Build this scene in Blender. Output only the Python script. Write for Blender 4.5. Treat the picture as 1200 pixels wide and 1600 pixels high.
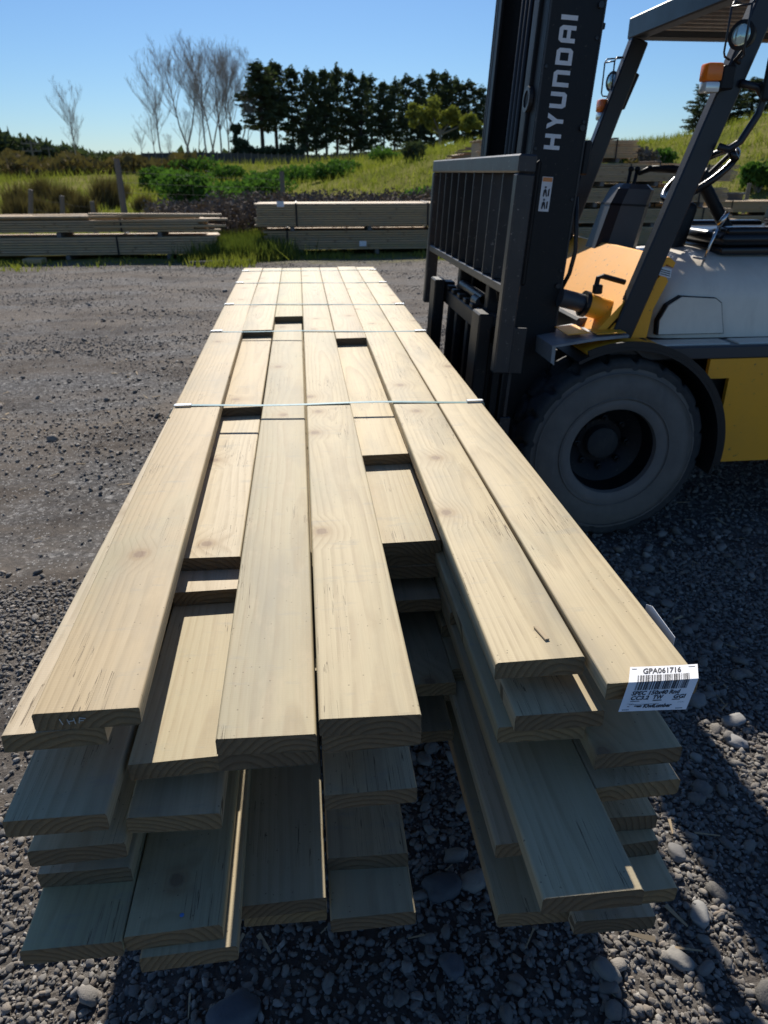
import bpy, bmesh, math, random
import numpy as np
from mathutils import Vector, Matrix, noise
from mathutils.geometry import tessellate_polygon
R = math.radians
for o in list(bpy.data.objects): bpy.data.objects.remove(o)
S = bpy.context.scene
COL = S.collection
# ------------------------------------------------------------------ camera, sky, sun, exposure
FPX, YH, XV, H = 1120.0, 268.0, 464.0, 1.5
TH = math.atan((800-YH)/FPX)
PSI = math.atan((600-XV)*math.cos(TH)/FPX)
cam = bpy.data.cameras.new('camera')
cam.sensor_fit = 'VERTICAL'; cam.sensor_height = 24; cam.sensor_width = 18
cam.lens = 24*FPX/1600
cam.clip_start = .05; cam.clip_end = 3000
cam.dof.use_dof = True; cam.dof.focus_distance = 1.3; cam.dof.aperture_fstop = 16.8/3.4
co = bpy.data.objects.new('camera', cam); COL.objects.link(co)
co.location = (0, 0, H); co.rotation_euler = (math.pi/2-TH, 0, -PSI)
S.camera = co
SUN_EL, SUN_AZ = R(37), R(.3)        # azimuth from +Y towards +X
w = bpy.data.worlds.new('World'); S.world = w; w.use_nodes = True
nt = w.node_tree; nt.nodes.clear()
sky = nt.nodes.new('ShaderNodeTexSky'); sky.sky_type = 'NISHITA'; sky.sun_disc = False
sky.sun_elevation = SUN_EL; sky.sun_rotation = SUN_AZ
sky.altitude = 0; sky.air_density = 1.0; sky.dust_density = 0.2; sky.ozone_density = 5.0
bg = nt.nodes.new('ShaderNodeBackground'); bg.inputs[1].default_value = .060
wo = nt.nodes.new('ShaderNodeOutputWorld')
hs = nt.nodes.new('ShaderNodeMix'); hs.data_type = 'RGBA'; hs.blend_type = 'MULTIPLY'; hs.inputs[0].default_value = 1; hs.inputs[7].default_value = (.80, 1.0, 1.20, 1)   # deeper blue, as the phone shows it
nt.links.new(sky.outputs[0], hs.inputs[6]); nt.links.new(hs.outputs[2], bg.inputs[0]); nt.links.new(bg.outputs[0], wo.inputs[0])
sl = bpy.data.lights.new('sun', 'SUN'); sl.energy = 5.0; sl.angle = R(.53); sl.color = (1, .94, .85)
so = bpy.data.objects.new('sun', sl); COL.objects.link(so)
sd = Vector((math.sin(SUN_AZ)*math.cos(SUN_EL), math.cos(SUN_AZ)*math.cos(SUN_EL), math.sin(SUN_EL)))
so.rotation_euler = sd.to_track_quat('Z', 'Y').to_euler(); so.location = (0, 20, 20)
S.view_settings.view_transform = 'Standard'; S.view_settings.look = 'None'
S.view_settings.gamma = 1; S.view_settings.exposure = 0.34; S.view_settings.use_curve_mapping = False
S.render.resolution_x = 768; S.render.resolution_y = 1024
rnd = random.Random(7); npr = np.random.default_rng(11)

# ------------------------------------------------------------------ helpers
def tag(o, label=None, cat=None, group=None, kind=None):
    if label: o['label'] = label
    if cat: o['category'] = cat
    if group: o['group'] = group
    if kind: o['kind'] = kind
    return o
def empty(name, loc, rz=0, parent=None):
    o = bpy.data.objects.new(name, None); COL.objects.link(o); o.empty_display_size = .2
    if parent: o.parent = parent; loc = Vector(loc)-wloc(parent)
    o.location = loc; o.rotation_euler = (0, 0, rz); return o
def wloc(o):
    v = Vector(o.location)
    while o.parent: o = o.parent; v = v+Vector(o.location)
    return v
def link(name, me, parent=None, origin=(0, 0, 0)):
    o = bpy.data.objects.new(name, me); COL.objects.link(o)
    o.location = Vector(origin)-(wloc(parent) if parent else Vector((0, 0, 0)))
    if parent: o.parent = parent
    return o
class MB:
    """collects shapes in world coordinates, then links them as one mesh"""
    def __init__(s): s.v = []; s.f = []; s.m = []; s.M = None
    def add(s, vs, fs, mi=0):
        b = len(s.v)
        for v in vs:
            v = Vector(v)
            if s.M is not None: v = s.M @ v
            s.v.append(v)
        s.f += [tuple(b+i for i in f) for f in fs]; s.m += [mi]*len(fs)
        return s
    def bm(s, bm_, mi=0):
        bm_.verts.index_update()
        s.add([v.co.copy() for v in bm_.verts], [[v.index for v in f.verts] for f in bm_.faces], mi); bm_.free(); return s
    def box(s, a, b, ch=0.0, mi=0, rot=None, seg=1):
        a, b = Vector(a), Vector(b); c = (a+b)/2; d = b-a
        bm_ = bmesh.new(); bmesh.ops.create_cube(bm_, size=1)
        for v in bm_.verts: v.co = Vector((v.co.x*d.x, v.co.y*d.y, v.co.z*d.z))
        if ch > 0: bmesh.ops.bevel(bm_, geom=bm_.edges[:], offset=ch, segments=seg, affect='EDGES', profile=.5)
        m = Matrix.Translation(c)
        if rot is not None: m = m @ rot
        for v in bm_.verts: v.co = m @ v.co
        return s.bm(bm_, mi)
    def tube(s, pts, r, n=8, mi=0, closed=False, flat=1.0):
        pts = [Vector(p) for p in pts]; k = len(pts)
        rs = r if isinstance(r, (list, tuple)) else [r]*k
        up = Vector((0, 0, 1)); vs = []; prev = None
        for i, p in enumerate(pts):
            if closed: t = pts[(i+1) % k]-pts[i-1]
            else: t = pts[min(i+1, k-1)]-pts[max(i-1, 0)]
            t.normalize()
            if prev is None:
                a = t.cross(up)
                if a.length < .05: a = t.cross(Vector((1, 0, 0)))
            else: a = prev-t*prev.dot(t)
            a.normalize(); prev = a; b = t.cross(a)
            for j in range(n):
                an = 2*math.pi*j/n
                vs.append(p+a*math.cos(an)*rs[i]+b*math.sin(an)*rs[i]*flat)
        fs = []
        for i in range(k if closed else k-1):
            i2 = (i+1) % k
            for j in range(n):
                j2 = (j+1) % n
                fs.append((i*n+j, i2*n+j, i2*n+j2, i*n+j2))
        if not closed: fs += [tuple(reversed(range(n))), tuple((k-1)*n+j for j in range(n))]
        # orient outwards
        return s.add(vs, [tuple(reversed(f)) for f in fs], mi)
    def lathe(s, prof, c, axis='Y', n=32, mi=0, closed=False):
        """prof: list of (radius, offset along axis)"""
        c = Vector(c); vs = []; k = len(prof)
        for r, h in prof:
            for j in range(n):
                a = 2*math.pi*j/n; x, y = r*math.cos(a), r*math.sin(a)
                vs.append(c+(Vector((x, h, y)) if axis == 'Y' else Vector((x, y, h)) if axis == 'Z' else Vector((h, x, y))))
        fs = []
        for i in range(k if closed else k-1):
            i2 = (i+1) % k
            for j in range(n):
                j2 = (j+1) % n; fs.append((i*n+j, i*n+j2, i2*n+j2, i2*n+j))
        if not closed: fs += [tuple(range(n)), tuple(reversed([(k-1)*n+j for j in range(n)]))]
        return s.add(vs, fs, mi)
    def prism(s, poly, y0, y1, mi=0, plane='XZ'):
        """poly: outline, extruded between y0 and y1 (plane XZ) or x (YZ) or z (XY)"""
        n = len(poly); vs = []
        for y in (y0, y1):
            for a, b in poly:
                vs.append((a, y, b) if plane == 'XZ' else (y, a, b) if plane == 'YZ' else (a, b, y))
        fs = [(i, (i+1) % n, n+(i+1) % n, n+i) for i in range(n)]
        tri = tessellate_polygon([[Vector((a, b, 0)) for a, b in poly]])
        fs += [tuple(t) for t in tri]+[tuple(n+i for i in reversed(t)) for t in tri]
        return s.add(vs, fs, mi)
    def build(s, name, mats, parent=None, origin=None, smooth=False, auto=None):
        o0 = Vector(origin) if origin is not None else (wloc(parent) if parent else Vector((0, 0, 0)))
        me = bpy.data.meshes.new(name)
        me.from_pydata([tuple(v-o0) for v in s.v], [], s.f)
        if not isinstance(mats, (list, tuple)): mats = [mats]
        for m in mats: me.materials.append(m)
        me.polygons.foreach_set('material_index', s.m)
        bm_ = bmesh.new(); bm_.from_mesh(me); bmesh.ops.recalc_face_normals(bm_, faces=bm_.faces[:]); bm_.to_mesh(me); bm_.free()
        if smooth or auto: me.polygons.foreach_set('use_smooth', [True]*len(me.polygons))
        if auto:
            try: me.set_sharp_from_angle(angle=R(auto))
            except Exception: pass
        me.update()
        return link(name, me, parent, o0)
def np_mesh(name, V, F, mats, parent=None, origin=(0, 0, 0), mi=None, smooth=False):
    """V (n,3) world, F (m,3|4) ints: fast mesh"""
    me = bpy.data.meshes.new(name); V = np.asarray(V, np.float32)-np.array(origin, np.float32); F = np.asarray(F, np.int32)
    k = F.shape[1]
    me.vertices.add(len(V)); me.vertices.foreach_set('co', V.ravel())
    me.loops.add(F.size); me.loops.foreach_set('vertex_index', F.ravel())
    me.polygons.add(len(F)); me.polygons.foreach_set('loop_start', np.arange(0, F.size, k, dtype=np.int32))
    me.polygons.foreach_set('loop_total', np.full(len(F), k, np.int32))
    if not isinstance(mats, (list, tuple)): mats = [mats]
    for m in mats: me.materials.append(m)
    if mi is not None: me.polygons.foreach_set('material_index', np.asarray(mi, np.int32))
    me.polygons.foreach_set('use_smooth', np.full(len(F), smooth))
    me.update(calc_edges=True); me.validate()
    return link(name, me, parent, origin)
def add(a, b): return Vector(a)+Vector(b)

# ------------------------------------------------------------------ materials
class NT:
    def __init__(s, name):
        s.mat = bpy.data.materials.new(name); s.mat.use_nodes = True; s.t = s.mat.node_tree; s.t.nodes.clear()
        s.out = s.n('ShaderNodeOutputMaterial'); s.b = s.n('ShaderNodeBsdfPrincipled'); s.l(s.b.outputs[0], s.out.inputs[0])
        s.tc = s.n('ShaderNodeTexCoord'); s.oi = s.n('ShaderNodeObjectInfo')
    def n(s, t, **k):
        x = s.t.nodes.new(t)
        for a, b in k.items(): setattr(x, a, b)
        return x
    def l(s, a, b): s.t.links.new(a, b)
    def sock(s, i, v):
        if hasattr(v, 'is_output'): s.l(v, i)
        else: i.default_value = v
    def math(s, op, a, b=0.0, c=None, clamp=False):
        x = s.n('ShaderNodeMath', operation=op, use_clamp=clamp); s.sock(x.inputs[0], a); s.sock(x.inputs[1], b)
        if c is not None: s.sock(x.inputs[2], c)
        return x.outputs[0]
    def map(s, v, scale=(1, 1, 1), loc=(0, 0, 0)):
        x = s.n('ShaderNodeMapping'); s.l(v, x.inputs[0]); s.sock(x.inputs[3], scale); s.sock(x.inputs[1], loc); return x.outputs[0]
    def noise(s, v, scale=5, detail=3, rough=.55, dist=0, dim='3D', w_=None):
        x = s.n('ShaderNodeTexNoise', noise_dimensions=dim); s.l(v, x.inputs['Vector'])
        x.inputs['Scale'].default_value = scale; x.inputs['Detail'].default_value = detail
        x.inputs['Roughness'].default_value = rough; x.inputs['Distortion'].default_value = dist
        if w_ is not None: s.sock(x.inputs['W'], w_)
        return x.outputs['Fac']
    def voro(s, v, scale=5, feat='F1', dim='3D', rand=1):
        x = s.n('ShaderNodeTexVoronoi', feature=feat, voronoi_dimensions=dim); s.l(v, x.inputs['Vector'])
        x.inputs['Scale'].default_value = scale; x.inputs['Randomness'].default_value = rand; return x
    def ramp(s, v, pts, interp='LINEAR'):
        x = s.n('ShaderNodeValToRGB'); s.sock(x.inputs[0], v); e = x.color_ramp.elements; x.color_ramp.interpolation = interp
        while len(e) < len(pts): e.new(.5)
        for i, (p, c) in enumerate(pts):
            e[i].position = p; e[i].color = (*c, 1) if isinstance(c, tuple) else (c, c, c, 1)
        return x.outputs[0]
    def mix(s, f, a, b, mode='MIX'):
        x = s.n('ShaderNodeMix', data_type='RGBA', blend_type=mode); s.sock(x.inputs[0], f)
        for i, v in ((6, a), (7, b)):
            if isinstance(v, tuple): v = (*v, 1) if len(v) == 3 else v
            s.sock(x.inputs[i], v)
        return x.outputs[2]
    def bump(s, h, strength=.3, dist=.01, prev=None):
        x = s.n('ShaderNodeBump'); s.sock(x.inputs['Height'], h); x.inputs['Strength'].default_value = strength; x.inputs['Distance'].default_value = dist
        if prev is not None: s.l(prev, x.inputs['Normal'])
        return x.outputs[0]
    def fin(s, col=None, rough=None, metal=None, nrm=None, spec=None):
        if col is not None: s.sock(s.b.inputs['Base Color'], (*col, 1) if isinstance(col, tuple) else col)
        if rough is not None: s.sock(s.b.inputs['Roughness'], rough)
        if metal is not None: s.sock(s.b.inputs['Metallic'], metal)
        if nrm is not None: s.l(nrm, s.b.inputs['Normal'])
        if spec is not None: s.sock(s.b.inputs['Specular IOR Level'], spec)
        return s.mat

def mat_timber(name, end=False, near=True, base=(.545, .462, .298), dark=(.31, .23, .13), grey=(.29, .265, .20)):
    m = NT(name); P = m.tc.outputs['Object']; rn = m.oi.outputs['Random']
    sx = m.n('ShaderNodeSeparateXYZ'); m.l(P, sx.inputs[0]); X, Y, Z = sx.outputs
    ro = m.math('MULTIPLY', rn, 37.0)
    cv = m.n('ShaderNodeCombineXYZ'); m.l(m.math('ADD', X, ro), cv.inputs[0]); m.l(Y, cv.inputs[1]); m.l(m.math('ADD', Z, ro), cv.inputs[2]); Q = cv.outputs[0]
    # knots: sparse cells along the board
    kv = m.voro(m.map(Q, (4.6, 4.0, 1.5)), 1, 'F1', '2D', .95)
    kd = kv.outputs['Distance']
    ks = m.n('ShaderNodeSeparateColor'); m.l(kv.outputs['Color'], ks.inputs[0])
    has = m.math('GREATER_THAN', ks.outputs[0], .68)
    warp = m.math('MULTIPLY', m.math('MULTIPLY', m.ramp(kd, [(0, 1.0), (.32, 0.0)]), has), .022)
    # growth rings about a pith line that wanders
    rx = m.math('MULTIPLY', m.math('SUBTRACT', m.math('FRACT', m.math('MULTIPLY', rn, 7.13)), .5), .13)
    rz = m.math('ADD', m.math('MULTIPLY', m.math('FRACT', m.math('MULTIPLY', rn, 13.7)), .09), .03)
    wob = m.noise(m.map(Q, (3, .55, 3)), 1.0, 2, .5)
    wob2 = m.noise(m.map(Q, (16, 1.6, 16)), 1.0, 3, .5)
    dx = m.math('SUBTRACT', X, rx); dz = m.math('ADD', m.math('ADD', Z, rz), m.math('MULTIPLY', m.math('SUBTRACT', wob, .5), .11))
    r = m.math('SQRT', m.math('ADD', m.math('MULTIPLY', dx, dx), m.math('MULTIPLY', dz, dz)))
    r = m.math('ADD', m.math('ADD', r, m.math('MULTIPLY', wob2, .014)), warp)
    ph = m.math('FRACT', m.math('MULTIPLY', r, 95.0))
    ring = m.ramp(ph, [(0, 0.0), (.45, .2), (.82, 1.0), (.9, .8), (1, 0.0)])
    fine = m.noise(m.map(Q, (260, 5, 260)), 1, 3, .6)
    blot = m.noise(m.map(Q, (7, 1.6, 7)), 1, 4, .6)
    blot2 = m.noise(m.map(Q, (22, 9, 22)), 1, 4, .65)
    if end:
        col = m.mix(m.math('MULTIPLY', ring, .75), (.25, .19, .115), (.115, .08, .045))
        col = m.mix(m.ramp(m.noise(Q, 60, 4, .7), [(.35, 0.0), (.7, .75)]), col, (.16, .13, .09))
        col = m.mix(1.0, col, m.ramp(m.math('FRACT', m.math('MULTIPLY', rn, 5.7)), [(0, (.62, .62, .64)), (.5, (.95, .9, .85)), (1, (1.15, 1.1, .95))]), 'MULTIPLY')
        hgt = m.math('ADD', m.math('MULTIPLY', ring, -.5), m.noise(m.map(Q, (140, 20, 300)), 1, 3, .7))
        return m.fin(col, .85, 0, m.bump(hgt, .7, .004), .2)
    tone = m.math('FRACT', m.math('MULTIPLY', rn, 23.3))
    c0 = m.mix(1.0, base, m.ramp(tone, [(0, (.84, .85, .84)), (.3, (1.10, 1.06, 1.0)), (.55, (.95, .87, .80)), (.8, (1.12, 1.10, 1.20)), (1, (.88, .91, .78))]), 'MULTIPLY')
    col = m.mix(m.math("MULTIPLY", m.math("MULTIPLY", ring, m.ramp(blot2, [(.35, .3), (.62, 1.0)])), .52), c0, dark)
    col = m.mix(m.math('MULTIPLY', m.ramp(fine, [(.42, 0.0), (.72, 1.0)]), .22), col, dark)
    col = m.mix(m.math('MULTIPLY', m.ramp(blot, [(.47, 0.0), (.72, 1.0)]), .6), col, grey)
    col = m.mix(m.math('MULTIPLY', m.ramp(blot2, [(.54, 0.0), (.75, 1.0)]), .38), col, (.56, .455, .30))
    if near:
        # grey scuffs, specks of dirt, bearer marks across the board
        sc = m.noise(m.map(Q, (9, 28, 9)), 1, 5, .7)
        col = m.mix(m.math('MULTIPLY', m.ramp(sc, [(.58, 0.0), (.70, 1.0)]), .35), col, (.29, .28, .24))
        st = m.noise(m.map(Q, (2.6, 1.1, 2)), 1, 5, .7, .8)
        col = m.mix(m.math('MULTIPLY', m.ramp(st, [(.52, 0.0), (.68, 1.0)]), .45), col, (.40, .37, .24))
        sp = m.voro(m.map(Q, (1, 1, .01)), 75, 'F1').outputs['Distance']
        spm = m.math('MULTIPLY', m.math('LESS_THAN', sp, .10), m.math('GREATER_THAN', m.noise(Q, 11, 2), .52))
        col = m.mix(m.math('MULTIPLY', spm, .7), col, (.14, .11, .07))
        ck = m.noise(m.map(Q, (120, 2.2, 1)), 1, 2, .5)
        ckm = m.math('MULTIPLY', m.math('LESS_THAN', m.math('ABSOLUTE', m.math('SUBTRACT', ck, .5)), .006), m.math('GREATER_THAN', m.noise(m.map(Q, (6, 3, 1)), 1, 1), .56))
        col = m.mix(m.math('MULTIPLY', ckm, .75), col, (.10, .07, .04))
        bm_ = m.math('FRACT', m.math('ADD', m.math('MULTIPLY', Y, .7), m.math('MULTIPLY', m.noise(m.map(Q, (14, .3, 1)), 1, 2), .012)))
        mk = m.math('MULTIPLY', m.ramp(bm_, [(0, 0.0), (.003, 1.0), (.006, 0.0)]), m.ramp(m.noise(m.map(Q, (40, 10, 1)), 1, 3), [(.45, 0.0), (.6, 1.0)]))
        col = m.mix(m.math('MULTIPLY', mk, .45), col, (.18, .17, .13))
    kn = m.math('MULTIPLY', m.ramp(m.math('ADD', kd, m.math('MULTIPLY', m.noise(Q, 90, 2), .03)), [(.055, 1.0), (.085, 0.0)]), has)
    knr = m.math('MULTIPLY', m.ramp(kd, [(.03, .1), (.075, 1.0), (.12, 0.35), (.3, 0.0)]), has)
    col = m.mix(m.math('MULTIPLY', knr, .55), col, (.30, .19, .09))
    col = m.mix(m.math('MULTIPLY', kn, .75), col, (.20, .12, .07))
    saw = m.n('ShaderNodeTexWave', wave_type='BANDS', bands_direction='Y'); m.l(Q, saw.inputs[0]); saw.inputs['Scale'].default_value = 60; saw.inputs['Distortion'].default_value = 3; saw.inputs['Detail'].default_value = 2
    hh = m.math('ADD', m.math('ADD', m.math('MULTIPLY', fine, .9), m.math('MULTIPLY', ring, .35)), m.math('MULTIPLY', saw.outputs['Fac'],   .10 if near else 0))
    return m.fin(col, .66, 0, m.bump(hh, .35, .0012), .25)

def mat_paint(name, col, rough=.45, dirt=.5, dcol=(.09, .08, .07), metal=0, scale=6, chips=None, spec=.5):
    m = NT(name); P = m.tc.outputs['Object']
    a = m.noise(P, scale, 6, .65); b = m.noise(m.map(P, (1, 1, .25)), scale*4, 4, .6)
    c = m.mix(m.math('MULTIPLY', m.ramp(a, [(.42, 0.0), (.72, 1.0)]), dirt), col, dcol)
    c = m.mix(m.math('MULTIPLY', m.ramp(b, [(.55, 0.0), (.75, 1.0)]), dirt*.6), c, dcol)
    if chips:
        d = m.noise(P, scale*9, 5, .7); c = m.mix(m.ramp(d, [(.63, 0.0), (.67, 1.0)]), c, chips)
    return m.fin(c, m.math('ADD', m.math('MULTIPLY', a, .25), rough-.1), metal, m.bump(m.noise(P, 70, 3), .08, .004), spec)
def flat(name, col, rough=.6, metal=0, spec=.5, bump=0, bs=80):
    m = NT(name); P = m.tc.outputs['Object']
    c = m.mix(m.noise(P, 25, 4), tuple(x*.82 for x in col), tuple(min(1, x*1.15) for x in col))
    return m.fin(c, rough, metal, m.bump(m.noise(P, bs, 3), bump, .004) if bump else None, spec)

M = {}
M['timber'] = mat_timber('treated_timber'); M['end'] = mat_timber('timber_end_grain', end=True)
M['timber_far'] = mat_timber('stacked_timber', near=False, base=(.53, .39, .225), dark=(.27, .19, .11)); M['brown_timber'] = flat('brown_timber', (.32, .20, .12), .8)
M['black'] = mat_paint('black_steel', (.008, .009, .011), .5, .3, (.03, .027, .025), chips=(.06, .05, .042), spec=.3)
M['black2'] = mat_paint('dark_guard_steel', (.011, .014, .021), .38, .2, (.035, .032, .03))
M['worn'] = mat_paint('worn_backrest_steel', (.019, .020, .024), .42, .4, (.07, .062, .055), chips=(.16, .15, .14))
M['yellow'] = mat_paint('yellow_paint', (.97, .42, .02), .5, .22, (.55, .27, .07), scale=4, chips=(.16, .11, .06))
M['grey'] = mat_paint('pale_grey_hood', (.80, .73, .62), .34, .35, (.46, .40, .33), scale=4)
M['floor'] = mat_paint('grey_floor_plate', (.33, .33, .33), .55, .6, (.13, .12, .11))
M['rubber'] = mat_paint('rubber', (.030, .031, .033), .75, .6, (.085, .08, .072), scale=9)
M['sidewall'] = mat_paint('dusty_sidewall', (.15, .135, .118), .85, .6, (.24, .21, .18), scale=7)
M['rim'] = mat_paint('dusty_rim', (.17, .155, .14), .7, .6, (.24, .21, .18), scale=9)
M['plastic'] = mat_paint('dark_plastic', (.045, .048, .055), .45, .2)
M['vinyl'] = flat('black_vinyl', (.010, .011, .013), .27, 0, .5)
M['chrome'] = flat('polished_rod', (.6, .6, .6), .2, 1)
M['white'] = flat('white_print', (.72, .73, .74), .6)
M['paper'] = flat('paper', (.80, .81, .83), .75)
M['ink'] = flat('ink', (.03, .03, .035), .7)
M['orange_ink'] = flat('orange_print', (.75, .30, .10), .6)
M['amber'] = flat('amber_lens', (.85, .20, .015), .25)
M['clear'] = flat('clear_lens', (.75, .80, .78), .12, .3)
M['glass'] = flat('headlamp_glass', (.55, .72, .70), .08, .55)
M['galv'] = flat('strap_seal_steel', (.62, .64, .66), .3, 1)
M['hose'] = flat('rubber_hose', (.012, .012, .013), .5)
M['fencewood'] = flat('weathered_post', (.16, .145, .13), .9, bump=.3)
M['wire'] = flat('fence_wire', (.07, .07, .07), .9, 0, .1)
def mat_strap():
    m = NT('green_strap'); P = m.tc.outputs['Object']
    return m.fin(m.mix(m.noise(P, 40, 2), (.26, .42, .38), (.42, .55, .52)), .22, 0, m.bump(m.noise(P, 300, 2), .2, .001), .7)
M['strap'] = mat_strap()
def mat_leaf(name, c1, c2, rough=.7, trans=.25):
    m = NT(name); P = m.tc.outputs['Object']
    g = m.n('ShaderNodeNewGeometry')
    rnd_ = g.outputs['Random Per Island']
    f = m.math('ADD', m.math('MULTIPLY', rnd_, .6), m.math('MULTIPLY', m.noise(P, .8, 3), .5), clamp=True)
    c = m.mix(f, c1, c2); m.fin(c, .95, 0, None, .05)
    if trans:
        t = m.n('ShaderNodeBsdfTranslucent'); m.l(m.mix(1, c, (1.1, 1.25, .6), 'MULTIPLY'), t.inputs[0])
        x = m.n('ShaderNodeMixShader'); x.inputs[0].default_value = trans
        m.l(m.b.outputs[0], x.inputs[1]); m.l(t.outputs[0], x.inputs[2]); m.l(x.outputs[0], m.out.inputs[0])
    return m.mat
M['pine'] = mat_leaf('pine_needles', (.042, .056, .034), (.10, .12, .065), trans=.2)
M['gorse'] = mat_leaf('gorse_leaves', (.04, .085, .02), (.10, .19, .045), trans=.3)
M['willow'] = mat_leaf('willow_leaves', (.14, .15, .035), (.24, .24, .07), trans=.35)
M['grass'] = mat_leaf('grass_blades', (.13, .155, .03), (.28, .27, .07), trans=.35)
M['rush'] = mat_leaf('rush_stems', (.10, .075, .035), (.20, .15, .07), trans=.15)
M['bramble'] = mat_leaf('bramble_stems', (.07, .055, .045), (.24, .20, .16), trans=0)
M['broad'] = mat_leaf('weed_leaves', (.06, .09, .02), (.17, .19, .05), trans=.25)
M['bark'] = flat('grey_bark', (.20, .18, .155), .9, bump=.3, bs=20)
M['pinebark'] = flat('pine_bark', (.06, .05, .045), .95, bump=.3, bs=20)
M['twig'] = flat('bare_twigs', (.32, .29, .27), .9)
def mat_stone(name='river_stone'):
    m = NT(name); P = m.tc.outputs['Object']; rn = m.oi.outputs['Random']
    base = m.ramp(rn, [(0, (.12, .113, .105)), (.35, (.22, .205, .188)), (.6, (.18, .158, .135)), (.8, (.29, .27, .245)), (.93, (.25, .20, .155)), (1, (.46, .43, .39))])
    n1 = m.noise(P, 3.0, 5, .6)
    c = m.mix(m.ramp(n1, [(.35, 0.0), (.7, .6)]), base, m.mix(.5, base, (.24, .22, .19)))
    c = m.mix(m.ramp(m.noise(P, 14, 4, .7), [(.5, 0.0), (.75, .4)]), c, (.30, .285, .26))
    return m.fin(c, .78, 0, m.bump(m.noise(P, 8, 5, .7), .35, .05), .3)
M['stone'] = mat_stone()
def mat_ground():
    m = NT('ground'); P = m.tc.outputs['Object']
    big = m.noise(P, .35, 5, .6); med = m.noise(P, 1.6, 5, .65); fine = m.noise(P, 38, 5, .7)
    vo = m.voro(P, 55, 'F1'); vd = vo.outputs['Distance']; vo2 = m.voro(P, 22, 'F1')
    sc = m.n('ShaderNodeSeparateColor'); m.l(vo.outputs['Color'], sc.inputs[0])
    grit = m.ramp(sc.outputs[0], [(0, (.09, .087, .085)), (.6, (.165, .16, .156)), (.9, (.27, .26, .25)), (1, (.5, .48, .45))])
    dirt = m.mix(fine, (.125, .104, .085), (.215, .185, .155))
    rut = m.noise(m.map(P, (.30, 1.5, 1)), 1, 6, .68, .6)
    dm = m.ramp(m.math('ADD', m.math('MULTIPLY', rut, .65), m.math('MULTIPLY', med, .35)), [(.42, 0.0), (.55, 1.0)])
    yard = m.mix(dm, grit, dirt)
    yard = m.mix(m.math('MULTIPLY', m.ramp(m.noise(m.map(P, (.5, 1.2, 1)), 1.3, 6, .7), [(.47, 0.0), (.62, 1.0)]), .7), yard, (.062, .048, .038))
    v3 = m.voro(P, 95, 'F1'); s3 = m.n('ShaderNodeSeparateColor'); m.l(v3.outputs['Color'], s3.inputs[0])
    yard = m.mix(m.math('MULTIPLY', m.ramp(m.noise(P, 30, 6, .75), [(.4, 1.0), (.6, 0.0)]), .45), yard, (.06, .055, .05))
    yard = m.mix(m.math('MULTIPLY', m.math('GREATER_THAN', s3.outputs[0], .86), m.math('LESS_THAN', v3.outputs['Distance'], .38)), yard, (.42, .41, .39))  # pale cells put the sparkle of sunlit pebbles into the colour
    # grass beyond the yard edge
    sx = m.n('ShaderNodeSeparateXYZ'); m.l(P, sx.inputs[0])
    e = m.math('ADD', sx.outputs[1], m.math('MULTIPLY', m.math('SUBTRACT', med, .5), 2.5))
    gm = m.ramp(m.math('SUBTRACT', m.math('DIVIDE', e, 100.0), .135), [(0, 0.0), (.012, 1.0)])
    gr = m.mix(m.ramp(m.noise(P, .22, 5, .65), [(.38, 0.0), (.62, 1.0)]), (.12, .135, .03), (.23, .21, .075))
    gr = m.mix(m.ramp(m.noise(P, 1.1, 5, .7), [(.5, 0.0), (.72, .7)]), gr, (.10, .085, .04))
    col = m.mix(gm, yard, gr)
    nn = m.noise(P, 26, 8, .78); n2 = m.noise(P, 95, 4, .7)
    h = m.math('ADD', m.math('ADD', m.math('MULTIPLY', rut, 2.0), m.math('MULTIPLY', m.math('ADD', nn, m.math('MULTIPLY', n2, .5)), m.math('SUBTRACT', 2.2, dm))), m.math('MULTIPLY', med, .8))
    return m.fin(col, 1.0, 0, m.bump(h, .6, .018), m.math('MULTIPLY', m.math('SUBTRACT', 1.0, gm), .18))
M['ground'] = mat_ground()

# ------------------------------------------------------------------ terrain
def sstep(a, b, x): t = np.clip((x-a)/(b-a), 0, 1); return t*t*(3-2*t)
def terrain(x, y):
    x = np.asarray(x, float); y = np.asarray(y, float)
    z = 2.6*sstep(22, 115, y)
    # knoll on the right
    r = x/np.maximum(y, 1)
    k = 2.3*sstep(-.02, .24, r)*sstep(18, 52, y)*(1-.75*sstep(60, 110, y))
    k += 2.6*sstep(.38, .75, r)*sstep(17, 45, y)*(1-.4*sstep(60, 110, y))
    z = z+k
    z += .25*np.sin(x*.21+1)*np.sin(y*.17)*sstep(20, 40, y)
    z += (.012*np.sin(x*2.1+.6*y)+.010*np.sin(y*2.9-x))*(y > -5)
    z += 6.0*sstep(180, 400, y)
    return z
def tz(x, y): return float(terrain(x, y))
def grid(a, b, near, n1, n2):
    l = -np.geomspace(near, -a, n1)[::-1]; r = np.geomspace(near, b, n1); return np.concatenate([l, np.linspace(-near, near, n2)[1:-1], r])
gx = grid(-700, 700, 4, 60, 60)
gy = np.concatenate([np.linspace(-60, -2, 12), np.linspace(-1.5, 8, 70), np.geomspace(8.2, 1500, 130)])
GX, GY = np.meshgrid(gx, gy); GZ = terrain(GX, GY)
nx, ny = len(gx), len(gy)
idx = np.arange(nx*ny).reshape(ny, nx)
F = np.stack([idx[:-1, :-1], idx[:-1, 1:], idx[1:, 1:], idx[1:, :-1]], -1).reshape(-1, 4)
g = np_mesh('ground', np.stack([GX, GY, GZ], -1).reshape(-1, 3), F, M['ground'], smooth=True); tag(g, kind='structure')

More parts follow.
